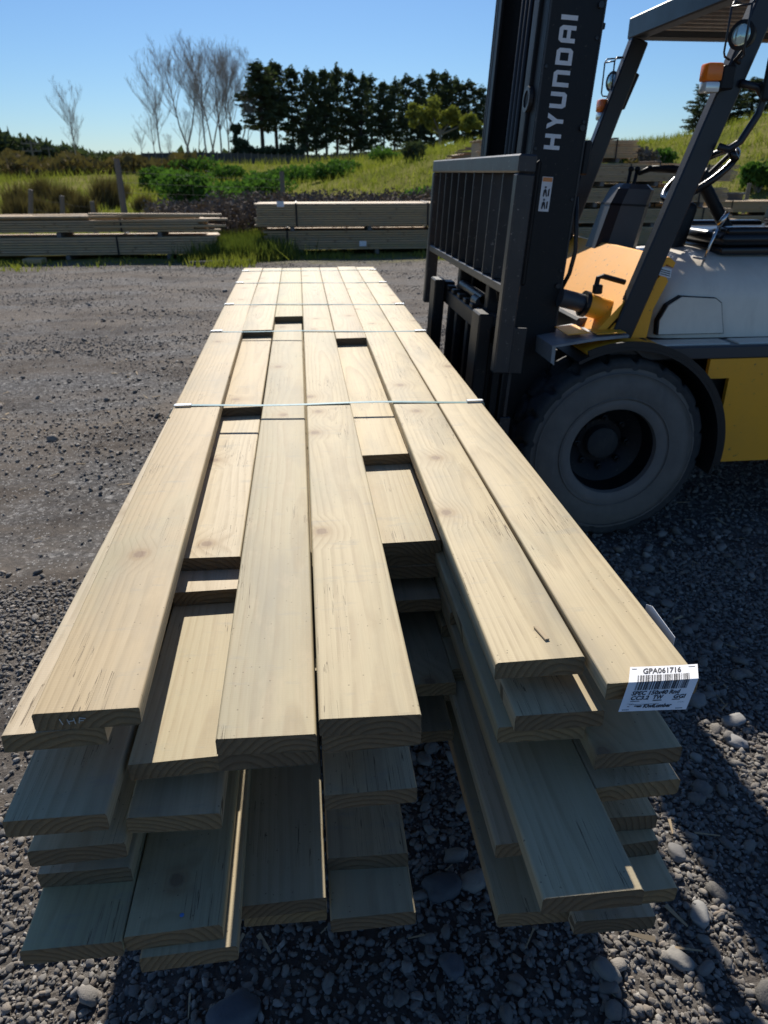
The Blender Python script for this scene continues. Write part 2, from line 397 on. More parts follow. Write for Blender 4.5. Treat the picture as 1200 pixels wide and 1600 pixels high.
# ------------------------------------------------------------------ pebbles (geometry nodes, stuff)
def ico(sub):
    bm_ = bmesh.new(); bmesh.ops.create_icosphere(bm_, subdivisions=sub, radius=1)
    v = np.array([x.co[:] for x in bm_.verts]); f = np.array([[a.index for a in p.verts] for p in bm_.faces]); bm_.free(); return v, f
def stone_shape(seed, sub=2, rough=.22, sq=(1, .75, .5)):
    v, f = ico(sub); r = random.Random(seed); off = Vector((r.random()*50, r.random()*50, r.random()*50)); out = []
    for p in v:
        p = Vector(p); k = 1+rough*noise.noise(p*1.1+off)+rough*.35*noise.noise(p*2.7+off)
        q = Vector((math.copysign(abs(p.x)**.85, p.x), math.copysign(abs(p.y)**.85, p.y), math.copysign(abs(p.z)**.85, p.z)))*k
        out.append((q.x*sq[0], q.y*sq[1], q.z*sq[2]))
    return np.array(out), f
pc = bpy.data.collections.new('pebble_shapes')
for i in range(9):
    v, f = stone_shape(i, 2, .52, (1, rnd.uniform(.55, .9), rnd.uniform(.35, .6)))
    me = bpy.data.meshes.new('pebble'); me.from_pydata(v.tolist(), [], f.tolist()); me.materials.append(M['stone'])
    me.polygons.foreach_set('use_smooth', [True]*len(me.polygons)); pc.objects.link(bpy.data.objects.new('pebble', me))
def scatter(name, pts, scl, rot, label=None):
    me = bpy.data.meshes.new(name); me.from_pydata(pts.tolist(), [], [])
    a = me.attributes.new('scl', 'FLOAT', 'POINT'); a.data.foreach_set('value', scl.astype(np.float32))
    a = me.attributes.new('rot', 'FLOAT_VECTOR', 'POINT'); a.data.foreach_set('vector', rot.astype(np.float32).ravel())
    me.materials.append(M['stone'])
    o = link(name, me); tag(o, kind='stuff', label=label)
    t = bpy.data.node_groups.new(name, 'GeometryNodeTree')
    t.interface.new_socket('Geometry', in_out='INPUT', socket_type='NodeSocketGeometry'); t.interface.new_socket('Geometry', in_out='OUTPUT', socket_type='NodeSocketGeometry')
    gi = t.nodes.new('NodeGroupInput'); go = t.nodes.new('NodeGroupOutput'); ip = t.nodes.new('GeometryNodeInstanceOnPoints')
    ci = t.nodes.new('GeometryNodeCollectionInfo'); ci.inputs['Collection'].default_value = pc
    ci.inputs['Separate Children'].default_value = True; ci.inputs['Reset Children'].default_value = True
    na = t.nodes.new('GeometryNodeInputNamedAttribute'); na.data_type = 'FLOAT'; na.inputs[0].default_value = 'scl'
    nr = t.nodes.new('GeometryNodeInputNamedAttribute'); nr.data_type = 'FLOAT_VECTOR'; nr.inputs[0].default_value = 'rot'
    L = t.links.new
    L(gi.outputs[0], ip.inputs['Points']); L(ci.outputs[0], ip.inputs['Instance']); ip.inputs['Pick Instance'].default_value = True
    L(na.outputs['Attribute'], ip.inputs['Scale']); L(nr.outputs['Attribute'], ip.inputs['Rotation']); L(ip.outputs[0], go.inputs[0])
    md = o.modifiers.new('scatter', 'NODES'); md.node_group = t
    return o
def pebble_field(n, x0, x1, y0, y1, smin, smax, power, dens=None, sink=.15):
    x = npr.uniform(x0, x1, n); y = npr.uniform(y0, y1, n)
    if dens is not None:
        k = npr.random(n) < dens(x, y); x, y = x[k], y[k]
    n = len(x); s = smin*(smax/smin)**(npr.random(n)**power)
    z = terrain(x, y)+s*.45*(1-2*sink)+npr.uniform(0, .004, n)
    rot = np.stack([npr.normal(0, .35, n), npr.normal(0, .35, n), npr.uniform(0, 6.28, n)], -1)
    return np.stack([x, y, z], -1), s, rot
def patchy(x, y):
    return np.clip(.42+.6*np.sin(x*.9+np.sin(y*1.3)*1.5)*np.sin(y*2.6+.5*x)+.25*np.sin(4*x+5*y), .03, 1)
def dens_near(x, y):
    left = np.where(x < .1, .25+.7*patchy(x, y), 1.0)
    return left
A = pebble_field(100000, -1.6, 2.6, .35, 2.6, .003, .0115, 1.6, dens_near)
B = pebble_field(1700, -1.2, 2.6, .4, 2.8, .013, .034, 2.6, lambda x, y: np.where(x < .1, .15, 1.0), .2)
C_ = pebble_field(85000, -4.5, 4.5, 2.4, 7.5, .005, .015, 1.9, lambda x, y: np.where(x < .2, .03+.38*patchy(x, y)**1.5, .9))
D_ = pebble_field(90000, -9, 6, 7, 14, .006, .015, 2.0, lambda x, y: .02+.35*patchy(x*.6, y*.7)**1.5)
E_ = pebble_field(450, -6, 4, 2.4, 12, .02, .04, 2.2, lambda x, y: .5*np.ones_like(x))
P_, S_, R_ = [np.concatenate(k) for k in zip(A, B, C_, D_, E_)]
scatter('gravel', P_, S_, R_, 'loose grey river gravel covering the yard ground')
big_stones = [ # x,y,size,label,color
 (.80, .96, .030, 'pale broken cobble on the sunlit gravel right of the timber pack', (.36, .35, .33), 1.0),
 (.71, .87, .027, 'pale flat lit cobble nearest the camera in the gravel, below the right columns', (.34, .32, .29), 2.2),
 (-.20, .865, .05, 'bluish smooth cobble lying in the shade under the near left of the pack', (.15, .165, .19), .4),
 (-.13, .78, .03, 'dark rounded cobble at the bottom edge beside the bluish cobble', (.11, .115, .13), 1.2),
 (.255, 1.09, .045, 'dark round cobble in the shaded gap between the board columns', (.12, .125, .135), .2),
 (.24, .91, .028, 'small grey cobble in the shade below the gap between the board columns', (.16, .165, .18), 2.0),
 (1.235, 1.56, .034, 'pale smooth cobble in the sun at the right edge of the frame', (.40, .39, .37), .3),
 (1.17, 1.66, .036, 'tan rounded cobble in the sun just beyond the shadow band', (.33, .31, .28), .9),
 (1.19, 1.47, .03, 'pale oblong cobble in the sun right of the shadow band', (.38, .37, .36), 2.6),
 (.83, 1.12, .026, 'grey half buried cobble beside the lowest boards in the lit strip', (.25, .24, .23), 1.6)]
for i, (x, y, s, lb, c, rz) in enumerate(big_stones):
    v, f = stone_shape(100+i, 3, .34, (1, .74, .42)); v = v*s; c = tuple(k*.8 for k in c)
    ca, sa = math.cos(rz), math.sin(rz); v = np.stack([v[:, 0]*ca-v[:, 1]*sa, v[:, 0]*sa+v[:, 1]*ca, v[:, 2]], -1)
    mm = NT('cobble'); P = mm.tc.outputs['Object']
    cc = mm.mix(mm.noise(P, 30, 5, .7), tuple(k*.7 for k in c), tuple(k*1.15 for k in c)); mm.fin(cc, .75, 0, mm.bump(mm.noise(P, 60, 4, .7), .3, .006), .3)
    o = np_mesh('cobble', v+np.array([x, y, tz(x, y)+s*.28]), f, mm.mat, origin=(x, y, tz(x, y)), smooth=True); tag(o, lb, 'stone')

# ------------------------------------------------------------------ the timber pack
T = .032; TOP = .82; BW = .1405
def board_mb(x0, y0, y1, ztop, w_=BW, t=T, skew=0, bow=0, rr=.006, seg=10, endrough=.0012, seed=0, ytilt=0):
    """one dressed board with rounded arrises; x0 left edge at the near end"""
    ring = []
    for cx, cz, a0 in ((w_-rr, -rr, 0), (rr, -rr, 90), (rr, -t+rr, 180), (w_-rr, -t+rr, 270)):
        for k in range(4):
            a = R(a0+k*30); ring.append((cx+rr*math.cos(a), cz+rr*math.sin(a)))
    n = len(ring); vs = []; r = random.Random(seed)
    for i in range(seg+1):
        f = i/seg; y = y0+(y1-y0)*f
        dx = skew*(1-(1-f)**2.2)+bow*math.sin(math.pi*f)
        for (a, b) in ring:
            e = 0
            if i == 0: e = r.uniform(-endrough, endrough)+ytilt*(a/w_-.5)
            vs.append((x0+dx+a, y+e, ztop+b))
    fs = []; mi = []
    for i in range(seg):
        for j in range(n):
            j2 = (j+1) % n; fs.append((i*n+j, i*n+j2, (i+1)*n+j2, (i+1)*n+j)); mi.append(0)
    fs += [tuple(range(n)), tuple(reversed([seg*n+j for j in range(n)]))]; mi += [1, 1]
    m = MB(); m.v = [Vector(v) for v in vs]; m.f = fs; m.m = mi; return m
YE = 5.93
COLX = [-.4445, -.2975, -.1500, -.0035, .1400, .2810, .4250]      # left edges of the seven columns in the pack
# near ends seen in the photograph: {layer: (x_left_near, y_near)}
near = [
 {0: (-.402, .826, -.044), 1: (-.449, .826, 0), 4: (-.447, .762, 0), 7: (-.443, .793, 0), 9: (-.446, .804, 0), 10: (-.444, .705, 0), 12: (-.385, .79, -.05)},
 {0: (None, 3.49, 0), 1: (None, 2.355, 0), 2: (None, 1.374, 0), 3: (-.293, 1.29, 0), 4: (-.297, .852, 0), 6: (-.300, .805, 0), 10: (-.302, .712, 0), 11: (-.282, .700, 0), 13: (-.29, .80, 0)},
 {0: (None, 3.835, 0), 1: (-.150, .783, 0), 2: (-.1505, .788, 0), 12: (-.149, .79, 0), 14: (-.149, .82, 0)},
 {0: (-.0055, .771, 0), 1: (-.002, .776, 0), 5: (-.003, .79, 0), 12: (-.004, .86, 0), 13: (-.003, .772, 0)},
 {0: (None, 3.262, 0), 1: (None, 1.862, 0), 2: (None, 1.398, 0), 3: (None, 1.404, 0), 4: (None, 1.402, 0), 5: (None, 1.75, 0), 6: (None, 1.36, 0), 7: (None, 1.9, 0), 8: (None, 1.8, 0), 9: (None, 1.185, 0), 10: (None, 2.0, 0), 11: (None, 1.9, 0), 12: (None, 1.9, 0), 13: (None, 1.185, 0), 14: (None, 1.9, 0), 15: (None, 1.8, 0)},
 {0: (.267, .868, .014), 2: (.290, .82, -.01), 3: (.269, .832, .01), 6: (.280, .612, 0), 10: (.274, .808, 0), 14: (.278, .772, 0)},
 {0: (.4185, .803, .006), 4: (.415, .795, .01), 6: (.421, .79, .004), 9: (.408, .81, .01), 10: (.405, .783, .01), 11: (.412, .722, .01), 14: (.402, .745, .02)}]
ORIG_END = {}
pack = empty('timber_pack', (.06, 3.4, TOP-16*T)); tag(pack, 'strapped pack of pale treated boards with staggered ends resting on the forklift forks', 'timber pack')
NL = 16
for c in range(7):
    for k in range(NL):
        if k == 15 and c in (2, 3, 5): continue
        z = TOP-k*T-k*.0002
        r = random.Random(c*100+k)
        x0 = COLX[c]+r.uniform(-.003, .003)*(k > 0); skew = 0; y1 = YE+r.uniform(-.03, .03)
        if k in near[c]:
            xn, y0, skew = near[c][k]
            if xn is not None: skew = skew if skew else (x0-xn); x0 = xn
            else: skew = 0
        else:
            y0 = [1.02, 1.15, 1.25, 1.1, 1.45, 1.2, .98][c]+r.uniform(-.06, .35)
        w_ = (COLX[c+1]-COLX[c]-.0012) if c < 6 else .1422
        if k and k in near[c]: w_ = BW
        m = board_mb(x0, y0, y1, z, w_, T-.0006, skew, 0, .0042, 10, .0015 if y0 < 1.5 else .0005, c*31+k, r.uniform(-.006, .006))
        o = m.build('board', [M['timber'], M['end']], pack, origin=(x0+.07, y0, z-T/2), auto=50)
# short loose board pieces that fill the pack where the top rows end early are not in the photo
# straps
def left_edge(Y): f = (Y-.826)/(YE-.826); return -.402-.044*(1-(1-f)**2.2)
def strap_loop(Y, yo=0, zlift=.0018):
    m = MB(); L, Rr, zt, zb = -.4475, .5685, TOP+zlift, TOP-15*T-.0335
    n = 14; path = []
    L0 = left_edge(Y)-.002
    for i in range(n+1):
        f = i/n; path.append((L0+(Rr-L0)*f, Y-.045*0+yo*(f-.5)+.004*math.sin(f*11+Y*3), zt+.002*math.sin(f*9+Y)))
    path += [(Rr+.003, Y+yo*.5, zt-.006), (Rr+.003, Y+yo*.5, zb), (Rr, Y+yo*.5, zb-.003)]
    path += [(L, Y-yo*.5, zb-.003), (L-.003, Y-yo*.5, zb), (L-.003, Y-yo*.5, zt-T-.004), (L0-.003, Y-yo*.5, zt-.006)]
    w2 = .0078; k = len(path); vs = []
    ctr = Vector((.06, Y, .58))
    for i, p in enumerate(path):
        p = Vector(p); t = (Vector(path[(i+1) % k])-Vector(path[i-1])).normalized(); nrm = t.cross(Vector((0, 1, 0))).normalized()
        if nrm.dot(p-ctr) < 0: nrm = -nrm
        for dy, dn in ((-w2, 0), (w2, 0), (w2, .0012), (-w2, .0012)): vs.append(p+Vector((0, dy, 0))+nrm*dn)
    fs = []
    for i in range(k):
        i2 = (i+1) % k
        for j in range(4):
            j2 = (j+1) % 4; fs.append((i*4+j, i*4+j2, i2*4+j2, i2*4+j))
    m.add(vs, fs); o = m.build('strap', M['strap'], pack)
    return o
for Y, yo in ((2.25, -.055), (3.42, -.10), (4.18, -.10), (5.06, -.08), (5.72, -.03)):
    st = strap_loop(Y, yo)
    for x, y in ((.545, Y+yo*.48), (left_edge(Y)+.030, Y-yo*.46)):
        s_ = MB(); s_.box((x-.030, y-.0095, TOP+.0015), (x+.024, y+.0095, TOP+.0072), .0015); s_.build('strap_seal', M['galv'], st)
# bark sliver, blue paint dab, short crack marks on near boards
s_ = MB(); s_.box((.356, .915, TOP+.0006), (.364, .955, TOP+.0035), .001, rot=Matrix.Rotation(.2, 4, 'Z')); s_.build('wood_sliver', M['timber_far'], pack)

# paper tag with its printing -------------------------------------------------
def ray(px, py):
    ct, st, cp, sp = math.cos(TH), math.sin(TH), math.cos(PSI), math.sin(PSI)
    Rv = Vector((cp, -sp, 0)); Fv = Vector((sp*ct, cp*ct, -st)); Uv = Vector((sp*st, cp*st, ct))
    return Fv+Rv*(px-600)/FPX-Uv*(py-800)/FPX
def at(px, py, X=None, Y=None, Z=None):
    r = ray(px, py); t = X/r.x if X is not None else Y/r.y if Y is not None else (Z-H)/r.z
    return Vector((0, 0, H))+r*t
# corner points of the tag: lies on the board top, folds over the sawn end
TG = [(Vector((.4665, .8340, TOP+.0022)), Vector((.5710, .8290, TOP+.0030))),
      (Vector((.4490, .7990, TOP+.0025)), Vector((.5545, .7950, TOP+.0040))),
      (Vector((.4300, .7790, TOP-.0335)), Vector((.5330, .7760, TOP-.0360)))]
FOLD = .66      # v of the fold
def tagp(u, v, off=0.0):
    def row(i): return TG[i][0].lerp(TG[i][1], u)
    p = row(1).lerp(row(0), (v-FOLD)/(1-FOLD)) if v > FOLD else row(2).lerp(row(1), v/FOLD)
    s_ = 4*u*(1-u); p = p+Vector((0, -.001*s_, .0012*s_*(1-v)))
    if off:
        nrm = (TG[1][1]-TG[1][0]).cross((row(0)-row(1)) if v > FOLD else (row(1)-row(2))).normalized()
        p = p+nrm*off
    return p
def tag_quad(m, u0, v0, u1, v1, off=.0004):
    vs_ = [v0, v1] if not (v0 < FOLD < v1) else [v0, FOLD, v1]
    for a, b in zip(vs_[:-1], vs_[1:]): m.add([tagp(u0, a, off), tagp(u1, a, off), tagp(u1, b, off), tagp(u0, b, off)], [(0, 1, 2, 3)])
pt = MB(); NU = 10; vv = [0, .15, .3, .45, .58, FOLD, .75, .88, 1]
pv = [tagp(i/NU, v) for v in vv for i in range(NU+1)]
pv += [tagp(i/NU, v, -.0003) for v in vv for i in range(NU+1)]
K = len(vv)*(NU+1)
pf = [(j*(NU+1)+i, j*(NU+1)+i+1, (j+1)*(NU+1)+i+1, (j+1)*(NU+1)+i) for j in range(len(vv)-1) for i in range(NU)]
pt.add(pv, pf+[tuple(K+q for q in reversed(f)) for f in pf])
tagroot = pt.build('paper_label', M['paper'], pack); tagroot['label'] = 'white printed paper label folded over the end of the right top board'
def text_mesh(txt, u0, v0, hgt, wid=None, shear=0, bold=0, off=.0005, name='printing'):
    cu = bpy.data.curves.new('t', 'FONT'); cu.body = txt; cu.size = 1; cu.shear = shear; cu.offset = bold; cu.resolution_u = 2
    to = bpy.data.objects.new('t', cu); COL.objects.link(to)
    dg = bpy.context.evaluated_depsgraph_get(); me = bpy.data.meshes.new_from_object(to.evaluated_get(dg))
    vs = [v.co.copy() for v in me.vertices]; fs = [tuple(p.vertices) for p in me.polygons]
    bpy.data.objects.remove(to); bpy.data.curves.remove(cu); bpy.data.meshes.remove(me)
    if not vs: return None
    xm = max(v.x for v in vs); x0 = min(v.x for v in vs); sy = hgt/.72; sx = (wid/(xm-x0)) if wid else sy*.62
    m = MB(); m.add([tagp(u0+(v.x-x0)*sx, v0+v.y*sy, off) for v in vs], fs); return m.build(name, M['ink'], tagroot)
text_mesh('GPA061716', .19, .835, .12, .56, 0, .03)
text_mesh('SPEC 150x40 Rnd', .10, .36, .09, .70, .15, .035)
text_mesh('CC3.2', .11, .255, .085, .26, .15, .035); text_mesh('TW', .43, .255, .085, .15, .15, .035); text_mesh('GGI', .73, .255, .085, .18, .15, .035)
text_mesh('KiwiLumber', .33, .07, .08, .42, .2, .04)
m = MB()
tag_quad(m, .1, .10, .13, .112); tag_quad(m, .2, .10, .31, .125); tag_quad(m, .24, .085, .30, .10)
for (u0, v0, u1, v1) in ((.03, .94, .10, .952), (.86, .94, .96, .952), (.04, .03, .14, .042), (.82, .03, .93, .042), (.12, .215, .25, .228), (.44, .215, .57, .235), (.72, .222, .84, .240), (.08, .165, .92, .170), (.12, .145, .55, .153)): tag_quad(m, u0, v0, u1, v1)
tag(m.build('small_print', M['ink'], tagroot), kind='stuff')
m = MB(); u = .12; r = random.Random(3)
while u < .87:
    a = r.choice([.004, .005, .008, .018]); tag_quad(m, u, .47, u+a, .80); u += a+r.choice([.004, .005, .009, .016])
m.build('barcode', M['ink'], tagroot)
m = MB(); m.prism([(.905, TOP-.026), (1.01, TOP-.026), (1.01, TOP-.006), (.99, TOP+.003), (.905, TOP-.002)], .5735, .5742, plane='YZ')
m.build('side_label', M['paper'], pack)
m = MB(); m.lathe([(.0001, -.0003), (.0035, -.0002), (.0001, .0002)], (-.222, .735, TOP-10*T+.0006), 'Z', 10); m.build('paint_dab', flat('blue_paint', (.12, .28, .62), .5), pack)
m = MB()   # grease pencil scribble on the end of the left top board
for a, b in (((-.365, TOP-.010), (-.362, TOP-.020)), ((-.355, TOP-.011), (-.353, TOP-.020)), ((-.353, TOP-.015), (-.346, TOP-.014)), ((-.346, TOP-.010), (-.345, TOP-.020)), ((-.340, TOP-.019), (-.338, TOP-.010)), ((-.338, TOP-.010), (-.330, TOP-.012)), ((-.339, TOP-.015), (-.333, TOP-.015))):
    m.tube([(a[0], .8235, a[1]), (b[0], .8235, b[1])], .0007, 5)
m.build('chalk_mark', flat('chalk', (.55, .55, .5), .9), pack)
EXEC_REST = True

# ------------------------------------------------------------------ the forklift (faces -X, holds the pack on its forks)
FY0, FY1, FYC = 2.86, 3.99, 3.425
fl = empty('forklift', (1.75, FYC, 0)); tag(fl, 'yellow and grey forklift with tall black mast and open overhead guard beside the timber pack', 'forklift')
TILT = Matrix.Translation((.9, 0, 1.2)) @ Matrix.Rotation(R(3.3), 4, 'Y') @ Matrix.Translation((-.9, 0, -1.2))
def TM(): m = MB(); m.M = TILT; return m
# mast: outer and inner channels, cross members, lift cylinders, chains
def channel(m, x0, x1, y, side, z0, z1, web=.022, fl_=.018, dep=.085):
    """C section, web on the outer side"""
    yo = y; yi = y+side*dep
    m.box((x0, min(yo, yo+side*web), z0), (x1, max(yo, yo+side*web), z1), .004)
    for a, b in ((x0+.0015, x0+fl_), (x1-fl_, x1-.0015)):
        m.box((a, min(yo+side*(web+.0005), yi), z0+.001), (b, max(yo+side*(web+.0005), yi), z1-.001), .003)
mast = TM().box((.885, 2.998, .16), (1.078, 3.0, .17)).build('mast', M['black'], fl)
for y, sd_ in ((3.0, 1), (3.85, -1)):
    m = TM(); channel(m, .875, 1.085, y, sd_, .14, 2.95); m.build('outer_channel', M['black'], mast)
    m = TM(); channel(m, .862, 1.04, y+sd_*.09, sd_, .18, 2.90, .02, .016, .075); m.build('inner_channel', M['black'], mast)
    m = TM(); m.lathe([(.045, .2), (.045, 1.9), (.05, 1.9), (.05, 1.98), (.03, 1.98), (.028, 2.85)], (1.035, y+sd_*.215, 0), 'Z', 20); m.build('lift_cylinder', M['black'], mast, auto=40)
    m = TM()
    for k in range(70): m.box((.925, y+sd_*.265, .35+k*.035), (.945, y+sd_*.29, .38+k*.035), .003)
    m.build('lift_chain', M['black2'], mast)
for a, b in (((1.087, 3.02, .30), (1.10, 3.83, .42)), ((1.088, 3.0, 1.50), (1.115, 3.85, 1.62)), ((1.088, 3.0, 2.84), (1.115, 3.85, 2.95)), ((1.045, 3.19, 2.80), (1.075, 3.66, 2.90))): TM().box(a, b, .005).build('mast_crossbar', M['black'], mast)
m = TM()
for y in (3.30, 3.36, 3.44, 3.50, 3.56): m.tube([(.93, y, .5), (.93, y, 1.4), (.935, y+.005, 2.85)], .012, 8)
m.tube([(1.09, 3.02, 1.42), (1.105, 3.0, 1.30), (1.112, 2.99, 1.22), (1.105, 3.0, 1.13), (1.09, 3.03, 1.06)], .009, 8)
m.build('hydraulic_hose', M['hose'], mast, smooth=True)
m = TM(); m.box((.955, 3.16, .3), (.962, 3.69, 2.8)); m.build('mast_guard_mesh', M['black'], mast)
m = TM()     # roller bolt heads and rim rail
for z in (.55, 1.08, 1.66, 2.05, 2.5): m.lathe([(.0001, -.012), (.011, -.012), (.011, 0), (.0001, 0)], (1.062, 3.0, z), 'Y', 8)
m.box((1.0855, 3.004, 1.98), (1.094, 3.02, 2.0), .002); m.build('bolt', M['black2'], mast)
for x_ in (.8765, 1.0775):
    m = TM(); m.box((x_, 2.9975, .5), (x_+.006, 2.9995, 2.9)); m.build('worn_edge', M['worn'], mast)
# HYUNDAI lettering reading upwards on the channel web
LT = {  # strokes on a unit grid (x right 0..1, y up 0..1) as polygons
 'H': [[(0, 0), (.26, 0), (.26, 1), (0, 1)], [(.74, 0), (1, 0), (1, 1), (.74, 1)], [(.26, .38), (.74, .38), (.74, .62), (.26, .62)]],
 'Y': [[(0, 1), (.30, 1), (.50, .66), (.70, 1), (1, 1), (.63, .40), (.63, 0), (.37, 0), (.37, .40)]],
 'U': [[(0, 1), (0, .18), (.14, 0), (.86, 0), (1, .18), (1, 1), (.74, 1), (.74, .26), (.26, .26), (.26, 1)]],
 'N': [[(0, 0), (0, 1), (.84, 1), (1, .82), (1, 0), (.74, 0), (.74, .76), (.26, .76), (.26, 0)]],
 'D': [[(0, 0), (.84, 0), (1, .18), (1, .82), (.84, 1), (0, 1), (0, .76), (.74, .76), (.74, .24), (0, .24)], [(0, .24), (.26, .24), (.26, .76), (0, .76)]],
 'A': [[(0, 0), (.26, 0), (.26, .76), (.74, .76), (.74, 0), (1, 0), (1, .82), (.84, 1), (.16, 1), (0, .82)], [(.26, .30), (.74, .30), (.74, .52), (.26, .52)]],
 'I': [[(0, 0), (.28, 0), (.28, 1), (0, 1)]]}
m = TM(); z = 1.580
for ch in 'HYUNDAI':
    wd = .053; xl = .985; hh = .062
    for poly in LT[ch]: m.prism([(xl-b*hh, z+a*wd) for a, b in poly], 2.9978, 2.9992)
    z += (.053 if ch != 'I' else .02)+.0165
m.build('maker_lettering', M['white'], mast)
m = TM(); m.box((.935, 2.9975, 1.36), (.977, 2.9992, 1.485)); lab = m.build('warning_sticker', M['white'], mast)
m = TM(); m.box((.937, 2.9965, 1.468), (.975, 2.9974, 1.483)); m.build('sticker_stripe', M['orange_ink'], lab)
m = TM()
for zz in (1.385, 1.43):
    m.prism([(.945, zz-.016), (.95, zz-.016), (.953, zz), (.958, zz-.016), (.962, zz-.016), (.958, zz+.008), (.952, zz+.012), (.946, zz+.006)], 2.9965, 2.9974)
    m.prism([(.964, zz-.014), (.970, zz-.014), (.970, zz+.014), (.964, zz+.010)], 2.9965, 2.9974); m.box((.949, 2.9965, zz+.014), (.956, 2.9974, zz+.021))
m.build('sticker_pictogram', M['ink'], lab)
for k in range(9):
    for xx in (.89, 1.066):
        m = TM(); m.lathe([(.0001, -.005), (.006, -.005), (.008, 0), (.0001, 0)], (xx, 3.0, .5+k*.27+(.1 if xx > 1 else 0)), 'Y', 8); m.build('rivet', M['black2'], mast)
for z_ in (.62, 1.30, 1.75):
    m = TM(); m.lathe([(.03, -.004), (.045, -.004), (.045, .012), (.03, .012)], (.862, 3.10, z_), 'X', 20, closed=True); m.build('roller', M['worn'], mast)
m = TM(); m.tube([(.84, 3.05, 1.0), (.80, 3.02, 1.12), (.81, 3.06, 1.3), (.86, 3.10, 1.42)], .011, 8); m.tube([(.84, 3.78, 1.0), (.79, 3.80, 1.15), (.82, 3.76, 1.32), (.87, 3.72, 1.42)], .011, 8); m.build('carriage_hose', M['hose'], mast, smooth=True)
# carriage, load backrest, forks
car = TM().box((.76, 2.75, .865), (.80, 4.10, .94), .006).build('carriage', M['black'], fl)
m = TM(); m.box((.76, 2.75, .40), (.80, 4.10, .50), .006)
for y in (2.76, 3.10, 3.28, 3.53, 3.71, 4.05): m.box((.765, y, .5), (.795, y+.05, .865), .003)
for y in (3.06, 3.20, 3.34, 3.48, 3.62, 3.76): m.box((.757, y, .94), (.803, y+.055, .962), .004)
m.box((.80, 3.10, .3), (.86, 3.16, 1.2), .004); m.box((.80, 3.69, .3), (.86, 3.75, 1.2), .004); m.build('carriage_plate', M['black'], car)
m = TM(); m.tube([(.81, 3.2, .985), (.81, 3.66, .985)], .022, 12); m.tube([(.80, 3.2, .965), (.80, 3.30, .965)], .03, 12); m.build('side_shift_cylinder', M['black2'], car, auto=40)
br = TM().box((.722, 2.605, 1.487), (.785, 4.30, 1.545), .006).build('load_backrest', M['worn'], car)
for y in (2.605, 4.245): TM().box((.722, y, .80), (.785, y+.05, 1.486), .006).build('side_post', M['worn'], br)
TM().box((.728, 2.656, 1.085), (.780, 4.244, 1.118), .004).build('bottom_rail', M['worn'], br)
m = TM(); m.box((.786, 2.61, 1.12), (.803, 2.622, 1.53), .008); m.build('gusset_plate', M['black'], br)
for k in range(9):
    y = 2.655+(k+1)*.159; TM().box((.728, y-.006, 1.119), (.780, y+.006, 1.486), .002).build('backrest_bar', M['worn'], br)
for y in (2.80, 3.80):
    m = TM(); m.box((.695, y, .315), (.752, y+.13, .985), .006); fk = m.build('fork', M['black'], car)
    m = MB(); m.prism([(.70, .303), (.70, .262), (.55, .258), (-.46, .288), (-.46, .303)], y+.0, y+.13); m.build('fork_blade', M['black'], fk)
    m = TM(); m.box((.752, y+.02, .90), (.806, y+.11, .975), .005); m.build('fork_hook', M['black'], fk)
m = TM()     # jagged bracket with rod on the near side of the mast
m.box((.79, 2.70, .78), (.862, 2.716, .955), .002); m.box((.812, 2.705, .60), (.826, 2.72, .78), .002); m.box((.80, 2.70, .36), (.845, 2.725, .60), .003); m.box((.80, 2.716, .84), (.862, 2.99, .86), .002)
m.build('side_bracket', M['worn'], mast)
# front cowl
m = MB(); m.prism([(1.17, .875), (1.20, .865), (1.455, 1.165), (1.485, 1.150), (1.492, 1.170), (1.462, 1.192), (1.445, 1.190)], 2.878, 3.97)
cowl = m.build('front_cowl', M['yellow'], fl)
m = MB(); m.prism([(1.22, .875), (1.445, 1.135), (1.470, 1.10), (1.425, .99), (1.415, .875)], 2.872, 2.884); m.build('cowl_side', M['yellow'], cowl)
m = MB(); m.prism([(1.22, .875), (1.445, 1.135), (1.470, 1.10), (1.425, .99), (1.415, .875)], 3.966, 3.978); m.build('cowl_side', M['yellow'], cowl)
m = MB(); m.box((1.425, 2.868, 1.118), (1.475, 2.8705, 1.152), 0); m.v = [v+Vector((-.02*(v.z-1.135)*10*0, 0, -(v.x-1.45)*.25)) for v in m.v]; m.build('rating_sticker', M['white'], cowl)
m = MB()
for k in range(3): m.box((1.430, 2.8665, 1.124+k*.008), (1.470, 2.8675, 1.127+k*.008))
m.v = [v+Vector((0, 0, -(v.x-1.45)*.25)) for v in m.v]; m.build('sticker_print', M['ink'], cowl)
# tilt cylinder: rod, yellow body, bracket
tc_ = MB().tube([(1.17, 2.97, 1.0), (1.36, 2.97, .945)], .046, 20).build('tilt_cylinder', M['yellow'], fl, auto=40)
MB().tube([(1.06, 2.97, 1.028), (1.17, 2.97, 1.0)], .037, 18).build('piston_rod', M['plastic'], tc_, auto=40)
m = MB(); m.tube([(1.158, 2.97, 1.003), (1.176, 2.97, .998)], .053, 20); m.box((1.355, 2.93, .87), (1.40, 3.01, .99), .008); m.build('gland_nut', M['black'], tc_, auto=40)
m = MB(); m.box((1.20, 2.955, 1.04), (1.235, 2.985, 1.078), .004); m.tube([(1.21, 2.97, 1.07), (1.215, 2.97, 1.105), (1.235, 2.97, 1.11), (1.33, 2.965, 1.085)], .011, 8); m.build('hose_fitting', M['black'], tc_)
m = MB(); m.box((1.17, 3.03, .80), (1.42, 3.82, .93), .01); m.box((1.14, 3.0, .55), (1.2, 3.85, .80), .01); m.build('front_frame', M['plastic'], fl)
